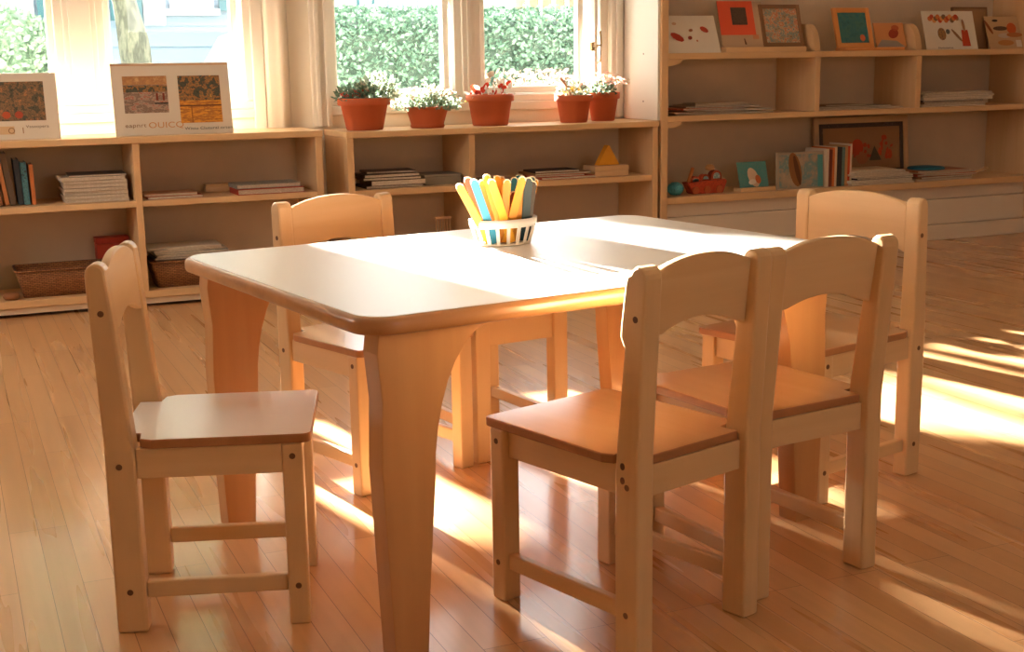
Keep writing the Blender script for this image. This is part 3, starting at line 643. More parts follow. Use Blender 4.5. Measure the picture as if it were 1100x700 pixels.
l2 = MB().box(0, atX(968, 4.93, .9) - atX(904, 4.93, .9), 0, .075, 0, .014).build('display_ledge', pm((222, 150, 88)), None, .003); l2.location = (atX(905, 4.93, .9), 4.908, Z + .0004)
tag(l2, 'flat orange-brown ledge under the teal framed picture', 'ledge')
teal = blotch('teal_scene', [(40, 96, 104), (52, 120, 126), (70, 128, 120), (46, 104, 112)], 24)
r, w_ = framed('orange wooden frame with a teal picture on the tall bookcase', x0, x1, 4.945, Z + .0148, .185, .30, .022, pm((222, 150, 84)), teal)
poly(r, 'red_ball', ell(w_ * .22, .045, .014, .016), pm((214, 108, 70)), .002, .001)
x0, x1 = atX(940, 4.97, .93), atX(972, 4.97, .93)
r, w_ = leaning('picture_card', 'small orange card with dark red flower, right of the teal picture', 'picture', x0, x1, 4.955, Z + .0148, .115, .32, .004, pm((216, 150, 96))); h = .115
poly(r, 'printed_flower', ell(w_ * .12, h * .55, .03, .022, .4), pm((160, 62, 40))); poly(r, 'printed_flower', ell(w_ * .2, h * .78, .022, .014, 0), pm((190, 96, 60))); poly(r, 'grey_shape', [(-w_ * .5, 0), (w_ * .45, 0), (w_ * .2, h * .25), (-w_ * .3, h * .3)], pm((160, 150, 136)), -.001)
x0, x1 = span(996, 1051, 4.93)
r, w_ = leaning('picture_card', 'white card with flowers, beetle and red vase on the tall bookcase', 'picture', x0, x1, 4.93, Z, .185, .30, .004, M['paper']); h = .185
for i in range(14):
    t = i / 13; poly(r, 'printed_flower', ell((-.36 + .5 * t) * w_, (.80 + .05 * math.sin(i * 2.1)) * h, .013, .012, i), pm([(206, 120, 66), (190, 74, 44), (222, 160, 96), (120, 96, 70)][i % 4]), -.0016 - .0001 * i)
poly(r, 'printed_beetle', ell(-.17 * w_, .40 * h, .024, .030, .1), blotch('beetle_ink', [(84, 66, 50), (170, 120, 70), (60, 66, 70)], 90)); poly(r, 'printed_beetle', ell(-.05 * w_, .46 * h, .012, .012), pm((92, 92, 92)), -.002)
poly(r, 'printed_leaf', ell(.12 * w_, .36 * h, .007, .042, .75), pm((150, 112, 76))); P = [(.2 * w_, .08 * h), (.36 * w_, .08 * h), (.34 * w_, .5 * h), (.22 * w_, .5 * h)]
poly(r, 'printed_vase', P, pm((200, 72, 40)), -.002); poly(r, 'printed_leaf', ell(.27 * w_, .62 * h, .008, .03, .1), pm((186, 140, 96)), -.0022); poly(r, 'printed_leaf', ell(.16 * w_, .82 * h, .012, .015, .5), pm((170, 130, 92)))
text(r, 'lettering', 'Hovinmeran', -.28 * w_, .02 * h, .013, pm((100, 84, 66)), sx=1.3)
x0, x1 = atX(1030, 5.03, .9), atX(1062, 5.03, .9)
framed('thin brown frame standing behind the white flower card', x0 - .03, x1, 5.03, Z, .20, .12, .008, pm((150, 112, 76)), pm((172, 132, 92)))
x0, x1 = atX(1064, 4.97, .9), min(TX1 - .04, atX(1110, 4.97, .9))
r, w_ = leaning('picture_card', 'beige card with black lettering blobs and orange flower, against the right side', 'picture', x0, x1, 4.97, Z, .165, .36, .004, pm((206, 172, 132))); h = .165
poly(r, 'printed_mark', ell(-.2 * w_, .86 * h, .018, .006), M['black']); poly(r, 'printed_mark', ell(-.08 * w_, .62 * h, .045, .011), pm((96, 72, 56))); poly(r, 'printed_flower', ell(.25 * w_, .62 * h, .03, .028, .5), pm((214, 104, 56))); poly(r, 'printed_flower', ell(.3 * w_, .42 * h, .05, .012, 0), pm((190, 120, 74)), -.0022)
poly(r, 'printed_mark', ell(.0 * w_, .4 * h, .04, .012), pm((206, 190, 170))); poly(r, 'printed_mark', ell(0 * w_, .18 * h, .05, .014), pm((200, 138, 84))); poly(r, 'brown_wing', ell(-.42 * w_, .66 * h, .008, .04, .5), pm((150, 84, 48)))
patch(r, 'white_square', w_ * .3, w_ * .46, h * .05, h * .26, M['paper'], -.0026)

# lower shelf pictures and books
Z = .2834
x0, x1 = atX(793, 4.97, .29), atX(824, 4.97, .29)
sb = MB().box(0, x1 - x0 + .03, 0, .06, 0, .016).build('card_stand', M['shelf'], None, .002); sb.location = (x0 - .008, 4.935, Z + .0004); tag(sb, 'small pale wooden stand under the dotted teal card', 'stand')
r, w_ = leaning('picture_card', 'small dotted teal card with a white bird shape, on a wooden stand', 'picture', x0, x1, 4.955, Z + .0166, .115, .28, .003, blotch('teal_dots', [(110, 136, 120), (70, 150, 150), (124, 142, 122)], 160)); h = .115
poly(r, 'printed_bird', ell(0, .38 * h, .026, .046, .35), pm((216, 186, 156))); poly(r, 'printed_bird', ell(.15 * w_, .3 * h, .014, .02, .2), pm((196, 104, 62)), -.0024); poly(r, 'printed_bird', ell(-.06 * w_, .2 * h, .02, .012, .2), pm((226, 214, 200)), -.0026)
# upright books in a row; the first shows its cover picture
x0, x1 = atX(833, 4.95, .29), atX(883, 4.95, .29)
r, w_ = leaning('picture_book', 'picture book standing face out with brown feather, lower shelf', 'book', x0, x1, 4.935, Z, .165, .06, .012, pm((176, 160, 138))); h = .165
patch(r, 'cover_print', -w_ * .46, w_ * .46, h * .04, h * .93, blotch('beige_teal_cover', [(190, 168, 140), (176, 156, 132), (110, 150, 146), (196, 176, 150)], 12)); poly(r, 'cover_feather', ell(-.12 * w_, .52 * h, .032, .078, .22, 18), pm((150, 100, 58))); poly(r, 'cover_feather', ell(-.08 * w_, .5 * h, .012, .07, .25, 18), pm((104, 66, 38)), -.0024)
patch(r, 'teal_band', w_ * .36, w_ * .47, h * .03, h * .9, pm((84, 158, 160)), -.0024)
bx = x1 + .004
for i, (t, c, h_, lab) in enumerate([(.016, (216, 200, 176), .172, 'white book directly right of the feather picture book'), (.018, (120, 58, 38), .168, 'dark red book in the upright row, lower shelf'), (.012, (214, 116, 62), .176, 'orange book in the upright row, lower shelf'), (.012, (222, 196, 160), .180, 'cream book between the orange and black ones'),
        (.026, (54, 48, 44), .178, 'black book in the upright row, lower shelf'), (.016, (110, 136, 124), .176, 'grey green book in the upright row, lower shelf'), (.014, (196, 148, 98), .184, 'tan book near the right end of the upright row'), (.012, (206, 84, 52), .18, 'thin red book near the right end of the row'), (.010, (226, 204, 172), .19, 'cream outermost book, right end of the upright row')]):
    book('book', lab, 'book', (bx + t / 2, 5.01, Z + .0004), 0, h_, .16, t, pm(c), 'upright books on the lower shelf', True); bx += t + .001
x0, x1 = atX(873, 5.16, .3), atX(973, 5.16, .3)
r, w_ = framed('large pale wooden frame with dark ornate border, at the back of the lower shelf', x0, x1, 5.135, Z, .30, .10, .028, M['shelf'], pm((178, 134, 90)))
orn = blotch('ornate_border', [(44, 36, 32), (96, 80, 66), (60, 50, 44), (124, 108, 90)], 90)
o = bars(r, 'ornate_border', -w_ / 2 + .03, w_ / 2 - .03, .03, .27, (.02, .02, .02, .02), .0015, .0035, orn, 0)
mount = ell(0, 0, 1, 1)
for cx_, cz, a, b2, c in ((-.05, .125, .035, .04, (204, 80, 44)), (-.2, .07, .035, .02, (140, 84, 56)), (.0, .075, .035, .03, (190, 120, 76))): poly(r, 'painted_tree', ell(cx_ * w_, cz + .03, a, b2, 0, 16), pm(c), .0018 - cx_ * .001, .001)
m = MB()
for i in range(46):
    q = random.choice(((-.26, .135, .04, .03), (-.17, .15, .04, .03), (-.05, .16, .05, .045), (.0, .14, .05, .04), (.22, .155, .022, .045), (.28, .13, .02, .03)))
    m.prism(ell(q[0] * w_ + random.uniform(-1, 1) * q[2], q[1] + random.uniform(-1, 1) * q[3], random.uniform(.006, .016), random.uniform(.005, .012), random.uniform(0, 3), 7), XZ, .0012 - i * .00002, .0016)
m.build('painted_foliage', pm((204, 84, 46)), r)
poly(r, 'painted_tree', [(.07 * w_, .09), (.2 * w_, .09), (.13 * w_, .16)], pm((100, 88, 62)), -.0004, .0008)
specs = [('bottom magazine of the white pile beside the upright books', .36, .2, .010, (196, 170, 140), 0, 0, 0), ('white magazine second from the bottom beside the upright books', .35, .2, .012, (226, 212, 190), .01, -.01, 0), ('black edged magazine amid the white pile, lower shelf', .32, .18, .008, (60, 50, 44), -.01, .02, 0), ('white magazine above the black edged one, lower shelf', .33, .19, .010, (224, 210, 190), .02, .01, 0),
         ('cream magazine near the top of the lower shelf pile', .33, .19, .009, (212, 192, 164), -.02, -.015, 0), ('grey white magazine second from top, lower shelf pile', .31, .18, .008, (206, 196, 180), .04, -.02, 0), ('topmost cream magazine of the lower shelf white pile', .27, .16, .007, (216, 190, 156), -.08, -.04, .01)]
stack(Z, 3.99, 5.0, specs, group='white magazine pile on the lower shelf')
specs = [('bottom magazine of the coloured pile under the teal disc', .34, .17, .010, (206, 182, 150), .02, 0, 0), ('brown magazine in the coloured pile, lower shelf', .33, .17, .010, (140, 96, 66), .08, .01, 0), ('red edged magazine in the coloured pile, lower shelf', .34, .17, .009, (200, 92, 58), -.05, .02, 0), ('white edged magazine in the coloured pile, lower shelf', .32, .17, .008, (222, 204, 180), .1, .03, 0), ('orange brown magazine just under the teal disc', .31, .16, .008, (176, 112, 72), .0, .0, 0)]
zt = stack(Z, 4.36, 5.0, specs, group='coloured magazine pile on the lower shelf')
o = MB().lathe([(0, 0), (.085, 0), (.088, .006), (.08, .012), (.04, .016), (0, .017)], 32).build('teal_disc', pm((30, 104, 122)))
o.location = (4.32, 5.0, zt + .0006); tag(o, 'round teal lid lying on the coloured magazine pile', 'lid')
o = MB().tube([(0, 0, 0), (.16, .01, .035)], .005, 8).build('drumstick', M['shelf']); o.location = (4.535, 4.98, Z + .006); tag(o, 'thin pale wooden stick right of the coloured magazines', 'stick')

# ------------------------------------------------------------------ potted plants
TERRA = wood('terracotta', (206, 104, 58), (176, 78, 42), 'z', .75, .3)
SOIL = pm((84, 58, 42))
def leafcloud(m, cx, cy, cz, rx, ry, rz, n, size, up=.3, shape='leaf'):
    for _ in range(n):
        while True:
            p = Vector((random.uniform(-1, 1), random.uniform(-1, 1), random.uniform(-.2, 1)))
            if .25 < p.length < 1: break
        c = Vector((cx + p.x * rx, cy + p.y * ry, cz + p.z * rz))
        d = Vector((p.x + random.uniform(-.6, .6), p.y + random.uniform(-.6, .6), p.z + up + random.uniform(-.5, .6))).normalized()
        s_ = d.cross(Vector((random.uniform(-1, 1), random.uniform(-1, 1), random.uniform(-1, 1)))).normalized()
        L_ = size * random.uniform(.6, 1.3); W_ = L_ * random.uniform(.22, .4)
        nrm = d.cross(s_)
        v = [m.b.verts.new(c), m.b.verts.new(c + d * L_ * .5 + s_ * W_ + nrm * W_ * .3), m.b.verts.new(c + d * L_), m.b.verts.new(c + d * L_ * .5 - s_ * W_ + nrm * W_ * .3)]
        m._f([v[0], v[1], v[2]]); m._f([v[0], v[2], v[3]])
def blooms(m, cx, cy, cz, rx, ry, rz, n, size):
    for _ in range(n):
        a = random.uniform(0, 2 * PI); q = random.uniform(0, 1) ** .6; zz_ = random.uniform(.3, 1)
        c = Vector((cx + rx * q * math.cos(a), cy + ry * q * math.sin(a), cz + rz * zz_ * (1 - .4 * q)))
        ax = Vector((random.uniform(-.6, .6), random.uniform(-1.0, .2), 1)).normalized(); u = ax.orthogonal().normalized(); v_ = ax.cross(u)
        s_ = size * random.uniform(.7, 1.2)
        for k in range(6):
            t0_ = 2 * PI * k / 6; d = u * math.cos(t0_) + v_ * math.sin(t0_); e = u * math.cos(t0_ + PI / 2) + v_ * math.sin(t0_ + PI / 2)
            P = [c, c + d * s_ * .6 + e * s_ * .3 + ax * s_ * .15, c + d * s_ + ax * s_ * .35, c + d * s_ * .6 - e * s_ * .3 + ax * s_ * .15]
            vs_ = [m.b.verts.new(p) for p in P]; m._f([vs_[0], vs_[1], vs_[2]]); m._f([vs_[0], vs_[2], vs_[3]])
def translucent(m, k=.5):
    nt = m.node_tree; b = nt.nodes['Principled BSDF']; o = nt.nodes['Material Output']
    t = nt.nodes.new('ShaderNodeBsdfTranslucent'); x = nt.nodes.new('ShaderNodeMixShader'); x.inputs[0].default_value = k
    src = b.inputs['Base Color']
    if src.links: nt.links.new(src.links[0].from_socket, t.inputs['Color'])
    else: t.inputs['Color'].default_value = src.default_value
    nt.links.new(b.outputs[0], x.inputs[1]); nt.links.new(t.outputs[0], x.inputs[2]); nt.links.new(x.outputs[0], o.inputs[0]); return m
def leafmat(name, a, b_, rough=.6):
    return translucent(blotch(name, [a, b_, a], 30, rough))
LG = leafmat('grey_green_leaf', (110, 128, 106), (156, 164, 140)); LD = leafmat('dark_green_leaf', (72, 96, 78), (116, 138, 112))
def pot(label, u0, u1, vt, vb, Y, ub0, ub1, collar=True):
    xl, xr = atX(u0, Y, .7), atX(u1, Y, .7); k = math.cos(.406) ** .0
    rad = (at(u1, vt, 'Y', Y) - at(u0, vt, 'Y', Y)).x / 2 * .93; rb = (at(ub1, vb, 'Y', Y) - at(ub0, vb, 'Y', Y)).x / 2 * .93
    cx = (at(u0, vt, 'Y', Y).x + at(u1, vt, 'Y', Y).x) / 2
    h = at((u0 + u1) / 2, vt, 'Y', Y).z - .611 - .004
    r = thing('potted_plant', label, 'potted plant', (cx, Y, .6114), 0, None)
    c0 = rb + (rad * .93 - rb) * .78
    if collar: P = [(rb * .96, 0), (rb, .004), (c0, h * .76), (rad * .97, h * .77), (rad, h * .80), (rad, h * .985), (rad * .97, h), (rad * .9, h), (rad * .88, h * .9), (0.0001, h * .9)]
    else: P = [(rb * .98, 0), (rb * 1.04, .006), (rb, .014), (rb * 1.02, .02), (c0 * .96, h * .7), (rad * .92, h * .84), (rad, h * .96), (rad * .98, h), (rad * .9, h), (rad * .86, h * .9), (0.0001, h * .9)]
    MB().lathe(P, 36).build('pot', TERRA, r)
    MB().lathe([(0.0001, h * .9), (rad * .87, h * .9), (rad * .8, h * .96), (.0001, h * .97)], 24, (0, 0, .0006)).build('soil', SOIL, r)
    return r, rad, h
def plant(r, name, mat, *a, **k):
    m = MB(); leafcloud(m, *a, **k); return m.build(name, mat, r, normals=False)
def flower(r, mat, *a):
    m = MB(); blooms(m, *a); return m.build('flowers', mat, r, normals=False)
RED, PINK, PALE, YEL = [translucent(plain(n_, c_, .6)) for n_, c_ in (('red_petal', (196, 60, 36)), ('pink_petal', (206, 158, 138)), ('pale_petal', (214, 192, 168)), ('yellow_petal', (222, 172, 66)))]
r, q, h = pot('largest terracotta pot with red and cream flowers, leftmost on the windowsill case', 361, 420, 104, 139, 5.03, 370, 411)
plant(r, 'foliage', LD, 0, 0, h, q * 1.1, q * .9, .055, 420, .02); plant(r, 'foliage', LG, q * .5, .0, h + .01, q * .9, q * .8, .075, 300, .024)
flower(r, RED, -.02, -.01, h, q * .7, q * .5, .04, 16, .013); flower(r, RED, -.05, -.01, h - .006, .035, .03, .03, 16, .012); flower(r, PALE, .03, 0, h + .015, q * .6, q * .5, .07, 12, .013)
r, q, h = pot('wide low terracotta pot with frothy grey-pink flowers, second from left', 433, 484, 113, 137, 5.03, 441, 477, False)
plant(r, 'foliage', LG, 0, 0, h, q * 1.5, q * 1.1, .07, 520, .022); plant(r, 'foliage', LD, 0, -.01, h - .005, q * 1.2, q, .04, 300, .018)
flower(r, PINK, 0, 0, h + .01, q * 1.2, q * .9, .085, 60, .010); flower(r, YEL, .03, 0, h, q * 1.5, q * .8, .035, 16, .008); flower(r, PALE, .0, 0, h + .01, q * 1.4, q, .07, 12, .009)
r, q, h = pot('terracotta pot with round red petals and white leaves, in the middle', 500, 552, 100, 135, 5.03, 506, 544)
plant(r, 'foliage', leafmat('white_leaf', (236, 228, 214), (214, 200, 180)), 0, -.01, h - .005, q * .9, q * .8, .05, 46, .03)
def petals(r, name, n, cz, rx, rz, s, mat):
    m = MB()
    for _ in range(n):
        c = Vector((random.uniform(-rx, rx), random.uniform(-.05, .03), cz + random.uniform(0, rz)))
        ax = Vector((random.uniform(-.5, .5), -1, random.uniform(.1, .9))).normalized(); u = ax.orthogonal().normalized(); v_ = ax.cross(u); a = random.uniform(.6, 1)
        m._f([m.b.verts.new(c + u * s * math.cos(t) + v_ * s * a * math.sin(t) + ax * s * .2 * math.cos(2 * t)) for t in [2 * PI * i / 10 for i in range(10)]])
    return m.build(name, mat, r, normals=False)
petals(r, 'petals', 20, h + .0, q * .85, .045, .014, RED); petals(r, 'petals', 4, h + .05, .01, .035, .015, PALE)
r, q, h = pot('narrow terracotta pot with yellow flowers, left one of the right pair', 596, 636, 101, 131, 5.03, 602, 630)
plant(r, 'foliage', LG, .01, 0, h, q * 1.0, q * .9, .05, 170, .02); flower(r, YEL, -.005, -.02, h, q * .7, q * .5, .045, 28, .010); flower(r, PINK, 0, 0, h + .005, q * 1.0, q * .8, .06, 30, .010)
MB().tube([(0.0, 0, h * .8), (-.035, -.01, h + .035), (-.07, -.015, h + .075)], .0035, 6, .006).build('stem', pm((190, 130, 96)), r)
r, q, h = pot('terracotta pot with pale pink flowers at the right end of the pots', 630, 665, 98, 130, 5.085, 634, 658)
plant(r, 'foliage', LD, -.02, -.01, h - .005, q * .9, q * .8, .05, 220, .022); flower(r, PINK, 0, 0, h + .01, q * 1.35, q, .085, 90, .010); flower(r, PALE, .02, 0, h + .01, q * 1.4, q, .075, 60, .010)

# ------------------------------------------------------------------ basket of craft sticks on the table
cupc = at(541, 262, 'Z', TH)
cx, cy = cupc.x, cupc.y
PL = plain('milky_plastic', (240, 226, 206), .35, .5); pb = PL.node_tree.nodes['Principled BSDF']; pb.inputs['Transmission Weight'].default_value = .0
CR = MB()
cup = thing('stick_basket', 'small white slotted plastic basket full of sticks on the table', 'basket', (cx, cy, TH + .0008), .1)
RX, RYY, HC = .069, .045, .050
MB().lathe([(.0001, 0), (.80, 0), (.83, .002), (.83, .004), (.0001, .004)], 36, (0, 0, 0), RX, RYY).build('base', PL, cup)
MB().lathe([(.965, HC - .016), (1.0, HC - .012), (1.02, HC), (.975, HC), (.935, HC - .013), (.965, HC - .016)], 40, (0, 0, 0), RX, RYY).build('rim', PL, cup)
for k in range(18):
    a = 2 * PI * k / 18; m = MB()
    P0 = Vector((RX * .80 * math.cos(a), RYY * .80 * math.sin(a), .003)); P1 = Vector((RX * .965 * math.cos(a), RYY * .965 * math.sin(a), HC - .013))
    tn = Vector((-RX * math.sin(a), RYY * math.cos(a), 0)).normalized() * .0032; nn = Vector((math.cos(a), math.sin(a), 0)) * .0012
    v = [m.b.verts.new(p) for p in (P0 - tn - nn, P0 + tn - nn, P0 + tn + nn, P0 - tn + nn, P1 - tn - nn, P1 + tn - nn, P1 + tn + nn, P1 - tn + nn)]
    for q in ((3, 2, 1, 0), (4, 5, 6, 7), (0, 1, 5, 4), (1, 2, 6, 5), (2, 3, 7, 6), (3, 0, 4, 7)): m._f([v[i] for i in q])
    m.build('slat', PL, cup)
def stick(label, ut, vt, ub, dy, rgb, wd=.0155, th=.0036, edge=(238, 220, 186), mat=None):
    """flat round-ended craft stick from the basket floor to the tip seen at (ut, vt); dy: depth offset in the basket"""
    Y = cy + dy
    P1 = at(ut, vt, 'Y', Y + dy * .35); P0 = at(ub, 262, 'Y', Y); P0 = Vector((P0.x, cy + dy * .75, TH + .0062))
    dx = P0.x - cx; lim = RX * .72 * math.sqrt(max(.05, 1 - (dy * .75 / (RYY * .8)) ** 2)); P0.x = cx + max(-lim + wd * .4, min(lim - wd * .4, dx))
    ln = (P1 - P0).length; ax = (P1 - P0).normalized()
    sd_ = Vector((1, -.25, 0)); sd_ = (sd_ - ax * sd_.dot(ax)).normalized(); fr = ax.cross(sd_)
    r = bpy.data.objects.new('craft_stick', None); COL.objects.link(r); r.empty_display_size = .02
    r.matrix_world = Matrix(((sd_.x, fr.x, ax.x, P0.x), (sd_.y, fr.y, ax.y, P0.y), (sd_.z, fr.z, ax.z, P0.z), (0, 0, 0, 1)))
    tag(r, label, 'craft stick', 'coloured craft sticks in the basket')
    hw = wd / 2
    P = [(-hw, 0), (hw, 0)] + [(hw * math.cos(a), ln - hw + hw * math.sin(a)) for a in [PI * i / 10 for i in range(11)]]
    MB().prism(P, XZ, -th / 2, th / 2).build('body', mat or pm(rgb, .35), r, .0008)
    k = .0022
    m = MB()
    n = 12; Po = [(hw * math.cos(a), ln - hw + hw * math.sin(a)) for a in [PI * i / n for i in range(n + 1)]]; Pi = [((hw - k) * math.cos(a), ln - hw + (hw - k) * math.sin(a)) for a in [PI * i / n for i in range(n + 1)]]
    for t0_, t1_ in ((-th / 2 - .0004, -th / 2 - .0001), (th / 2 + .0001, th / 2 + .0004)):
        m.prism(Po + Pi[::-1], XZ, t0_, t1_)
    m.build('pale_tip', pm(edge), r)
    return r
Y1, Y2, OR, BL, TE, DK, BR = (226, 150, 22), (228, 164, 44), (170, 62, 26), (52, 136, 160), (16, 52, 58), (46, 24, 16), (120, 44, 18)
sticks = [
 ('yellow stick leaning furthest left', 492, 197, 524, -.026, Y1), ('orange-red stick with pale tip, second from the left', 501, 190, 530, -.012, OR), ('bright blue stick leaning left', 508, 192, 534, -.030, BL),
 ('yellow stick behind the bright blue one', 517, 193, 540, -.006, Y1), ('tall yellow stick left of centre', 522, 187, 543, -.018, Y2), ('brown stick between two yellow sticks left of centre', 528, 194, 545, .004, BR),
 ('pale yellow stick leaning left at the centre', 527, 192, 552, -.034, Y2), ('deep yellow stick at the centre back', 533, 188, 548, .012, Y1), ('upright orange-yellow stick with white tip', 538, 189, 545, .022, (218, 136, 16)),
 ('wide golden stick standing at the centre', 545, 192, 541, -.022, (224, 142, 18)), ('blue stick leaning right behind the golden one', 553, 190, 541, .016, BL), ('teal-blue stick leaning far right at the back', 558, 187, 546, .028, (44, 120, 140)),
 ('yellow stick crossing from lower left to upper right', 562, 189, 545, -.030, Y1), ('red-brown stick hidden low between the yellow ones', 552, 205, 550, .0, BR), ('golden stick right of centre, near the rim', 558, 200, 556, -.014, (214, 140, 26)),
 ('dark teal stick standing upright at the right', 568, 190, 564, -.020, TE), ('second dark teal stick behind the first', 572, 189, 566, .004, (40, 70, 72)), ('dark brown stick at the right edge', 573, 194, 567, -.008, DK), ('thin yellow stick at the far right', 576, 192, 570, .012, Y1)]
for s_ in sticks: stick(*s_, wd=.0115 if 'thin' in s_[0] else .0155)

# ------------------------------------------------------------------ outside
def outleaf(name, cols, sc=8): return blotch(name, cols, sc, .8)
o = MB().box(-14, 22, 5.36, 40, -.5, -.3).build('lawn', outleaf('lawn_green', [(150, 168, 140), (176, 188, 160), (160, 176, 148)], 3)); o['kind'] = 'structure'
def hedge_mesh(x0, x1, y0, y1, z0, z1, n, size, jit=.06):
    m = MB()
    for _ in range(n):
        f_ = random.random()
        if f_ < .55: c = Vector((random.uniform(x0, x1), y0 + random.uniform(-jit, jit * 2), random.uniform(z0, z1)))
        elif f_ < .85: c = Vector((random.uniform(x0, x1), random.uniform(y0, y1), z1 + random.uniform(-jit * 2, jit)))
        else: c = Vector((random.choice((x0, x1)) + random.uniform(-jit, jit), random.uniform(y0, y1), random.uniform(z0, z1)))
        d = Vector((random.uniform(-1, 1), random.uniform(-1, .3), random.uniform(-.4, 1))).normalized(); s_ = d.orthogonal().normalized()
        s_ = (Matrix.Rotation(random.uniform(0, 6.28), 3, d) @ s_); L_ = size * random.uniform(.6, 1.4)
        v = [m.b.verts.new(c - d * L_ * .5), m.b.verts.new(c + s_ * L_ * .3), m.b.verts.new(c + d * L_ * .5), m.b.verts.new(c - s_ * L_ * .3)]; m._f(v)
    return m
hg = thing('hedge', 'clipped green hedge outside the right-hand window', 'hedge', (3.7, 8.5, -.3))
def lk(o, r): o.location = -Vector(r.location); return o
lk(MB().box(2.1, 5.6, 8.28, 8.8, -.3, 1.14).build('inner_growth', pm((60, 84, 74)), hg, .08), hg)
lk(hedge_mesh(2.0, 5.7, 8.2, 8.9, .2, 1.18, 30000, .036).build('foliage', outleaf('hedge_leaf', [(62, 96, 84), (106, 140, 122), (76, 112, 96), (146, 170, 150)], 14), hg, normals=False), hg)
fb = thing('flower_bed', 'pale pinkish dry flowers in front of the hedge', 'flower bed', (3.7, 7.7, -.3))
m = MB()
for _ in range(900):
    x = random.uniform(3.2, 4.6); y = random.uniform(7.4, 7.9); hh = random.uniform(.75, 1.06)
    m.tube([(x, y, -.3), (x + random.uniform(-.06, .06), y, -.3 + hh)], .004, 3)
lk(m.build('stems', pm((190, 170, 140)), fb), fb)
m = MB(); 
for _ in range(2600):
    c = Vector((random.uniform(3.15, 4.65), random.uniform(7.35, 7.95), random.uniform(.45, .82)))
    d = Vector((random.uniform(-1, 1), random.uniform(-1, 0), random.uniform(-.3, 1))).normalized(); s_ = d.orthogonal().normalized()
    v = [m.b.verts.new(c - d * .02), m.b.verts.new(c + s_ * .012), m.b.verts.new(c + d * .02), m.b.verts.new(c - s_ * .012)]; m._f(v)
lk(m.build('blossoms', outleaf('dry_blossom', [(184, 146, 128), (206, 178, 158), (160, 128, 108)], 20), fb, normals=False), fb)
# two fences beyond the hedge
def fence(label, x0, x1, y, z1, col):
    r = thing('fence', label, 'fence', ((x0 + x1) / 2, y, -.3)); m = MB(); x = x0
    while x < x1: m.box(x, x + .085, y, y + .02, -.3, z1 + random.uniform(-.02, .02)); x += .115
    lk(m.build('pickets', pm(col), r), r); m = MB(); m.box(x0, x1, y + .02, y + .05, .2, .28); m.box(x0, x1, y + .02, y + .05, 1.1, 1.18); lk(m.build('rails', pm(col), r), r); return r
fence('grey picket fence behind the left part of the hedge', 2.0, 4.15, 9.5, 1.62, (164, 172, 174))
fence('brown picket fence behind the right part of the hedge', 4.2, 6.0, 9.6, 1.62, (150, 118, 96))
# round bush seen in the left pane
bs = thing('bush', 'round light green bush outside the leftmost window pane', 'bush', (.28, 8.0, -.3))
m = MB()
def ball(m, c, rx, rz, n, size):
    for _ in range(n):
        p = Vector((random.gauss(0, 1), random.gauss(0, 1), random.gauss(0, 1))).normalized() * random.uniform(.8, 1.05)
        cc = Vector((c[0] + p.x * rx, c[1] + p.y * rx, c[2] + p.z * rz))
        d = (p + Vector((random.uniform(-1, 1), random.uniform(-1, 1), random.uniform(-1, 1)))).normalized(); s_ = d.orthogonal().normalized(); s_ = Matrix.Rotation(random.uniform(0, 6.28), 3, d) @ s_
        L_ = size * random.uniform(.6, 1.4); v = [m.b.verts.new(cc - d * L_ * .5), m.b.verts.new(cc + s_ * L_ * .28), m.b.verts.new(cc + d * L_ * .5), m.b.verts.new(cc - s_ * L_ * .28)]; m._f(v)
ball(m, (0, 0, 1.18), .46, .34, 9000, .042); ball(m, (-.25, .1, .9), .4, .35, 5000, .042)
m.build('foliage', outleaf('bush_leaf', [(76, 106, 90), (120, 146, 126), (94, 124, 104), (160, 176, 152)], 14), bs, normals=False)
m = MB().lathe([(.0001, .82), (.25, .88), (.38, 1.1), (.34, 1.35), (.2, 1.47), (.0001, 1.5)], 20); m.build('inner_growth', pm((104, 134, 112)), bs)
m = MB(); [m.tube([(0, 0, 0), (dx_, dy_, .95)], .03, 7, .015) for dx_, dy_ in ((0, 0), (.15, .05), (-.14, .04), (.05, -.12))]; m.build('stem', pm((120, 104, 84)), bs)
# leaning tree between bush and house, its unseen foliage shaped to shade the windows
tr = thing('tree', 'grey leaning tree trunk outside the second window pane', 'tree', (1.42, 10.2, -.3))
ta, tb_, tc_ = at(133, 0, 'Y', 10.2) - Vector(tr.location), at(143, 42, 'Y', 10.2) - Vector(tr.location), at(147, 68, 'Y', 10.2) - Vector(tr.location)
MB().tube([(tc_.x + .12, 0, -.02), (tc_.x + .05, 0, .5), (tc_.x + .01, 0, .95), tc_, (tb_ + tc_) / 2, tb_, (ta + tb_) / 2, ta, (ta.x - .1, 0, 2.0), (-.1, .0, 2.4), (-.1, 0, 3.0)], [.20, .15, .125, .112, .115, .112, .095, .085, .08, .075, .06], 16).build('trunk', blotch('bark', [(84, 88, 78), (112, 114, 100), (70, 74, 66), (98, 100, 88)], 16, .9, squash=(1, 1, .3)), tr)
m = MB(); [m.tube([(-.1, 0, 2.4), (a_ * .4, b__ * .6, 2.7), (a_, b__, c__)], .05, 7, .02) for a_, b__, c__ in ((-.8, -.9, 3.6), (.6, -.9, 3.6), (.1, -.7, 3.9), (-2.3, -1.0, 2.9))]; m.build('branches', pm((130, 126, 112)), tr)
m = MB()
for cx_ in (.60, 1.14, 1.68, 2.22):
    for cz_ in (3.19, 3.78, 4.3):
        ball(m, (cx_ - 1.42 + random.uniform(-.06, .06), -1.0 + random.uniform(-.2, .2), cz_ + random.uniform(-.05, .05)), .47, .44, 1100, .15)
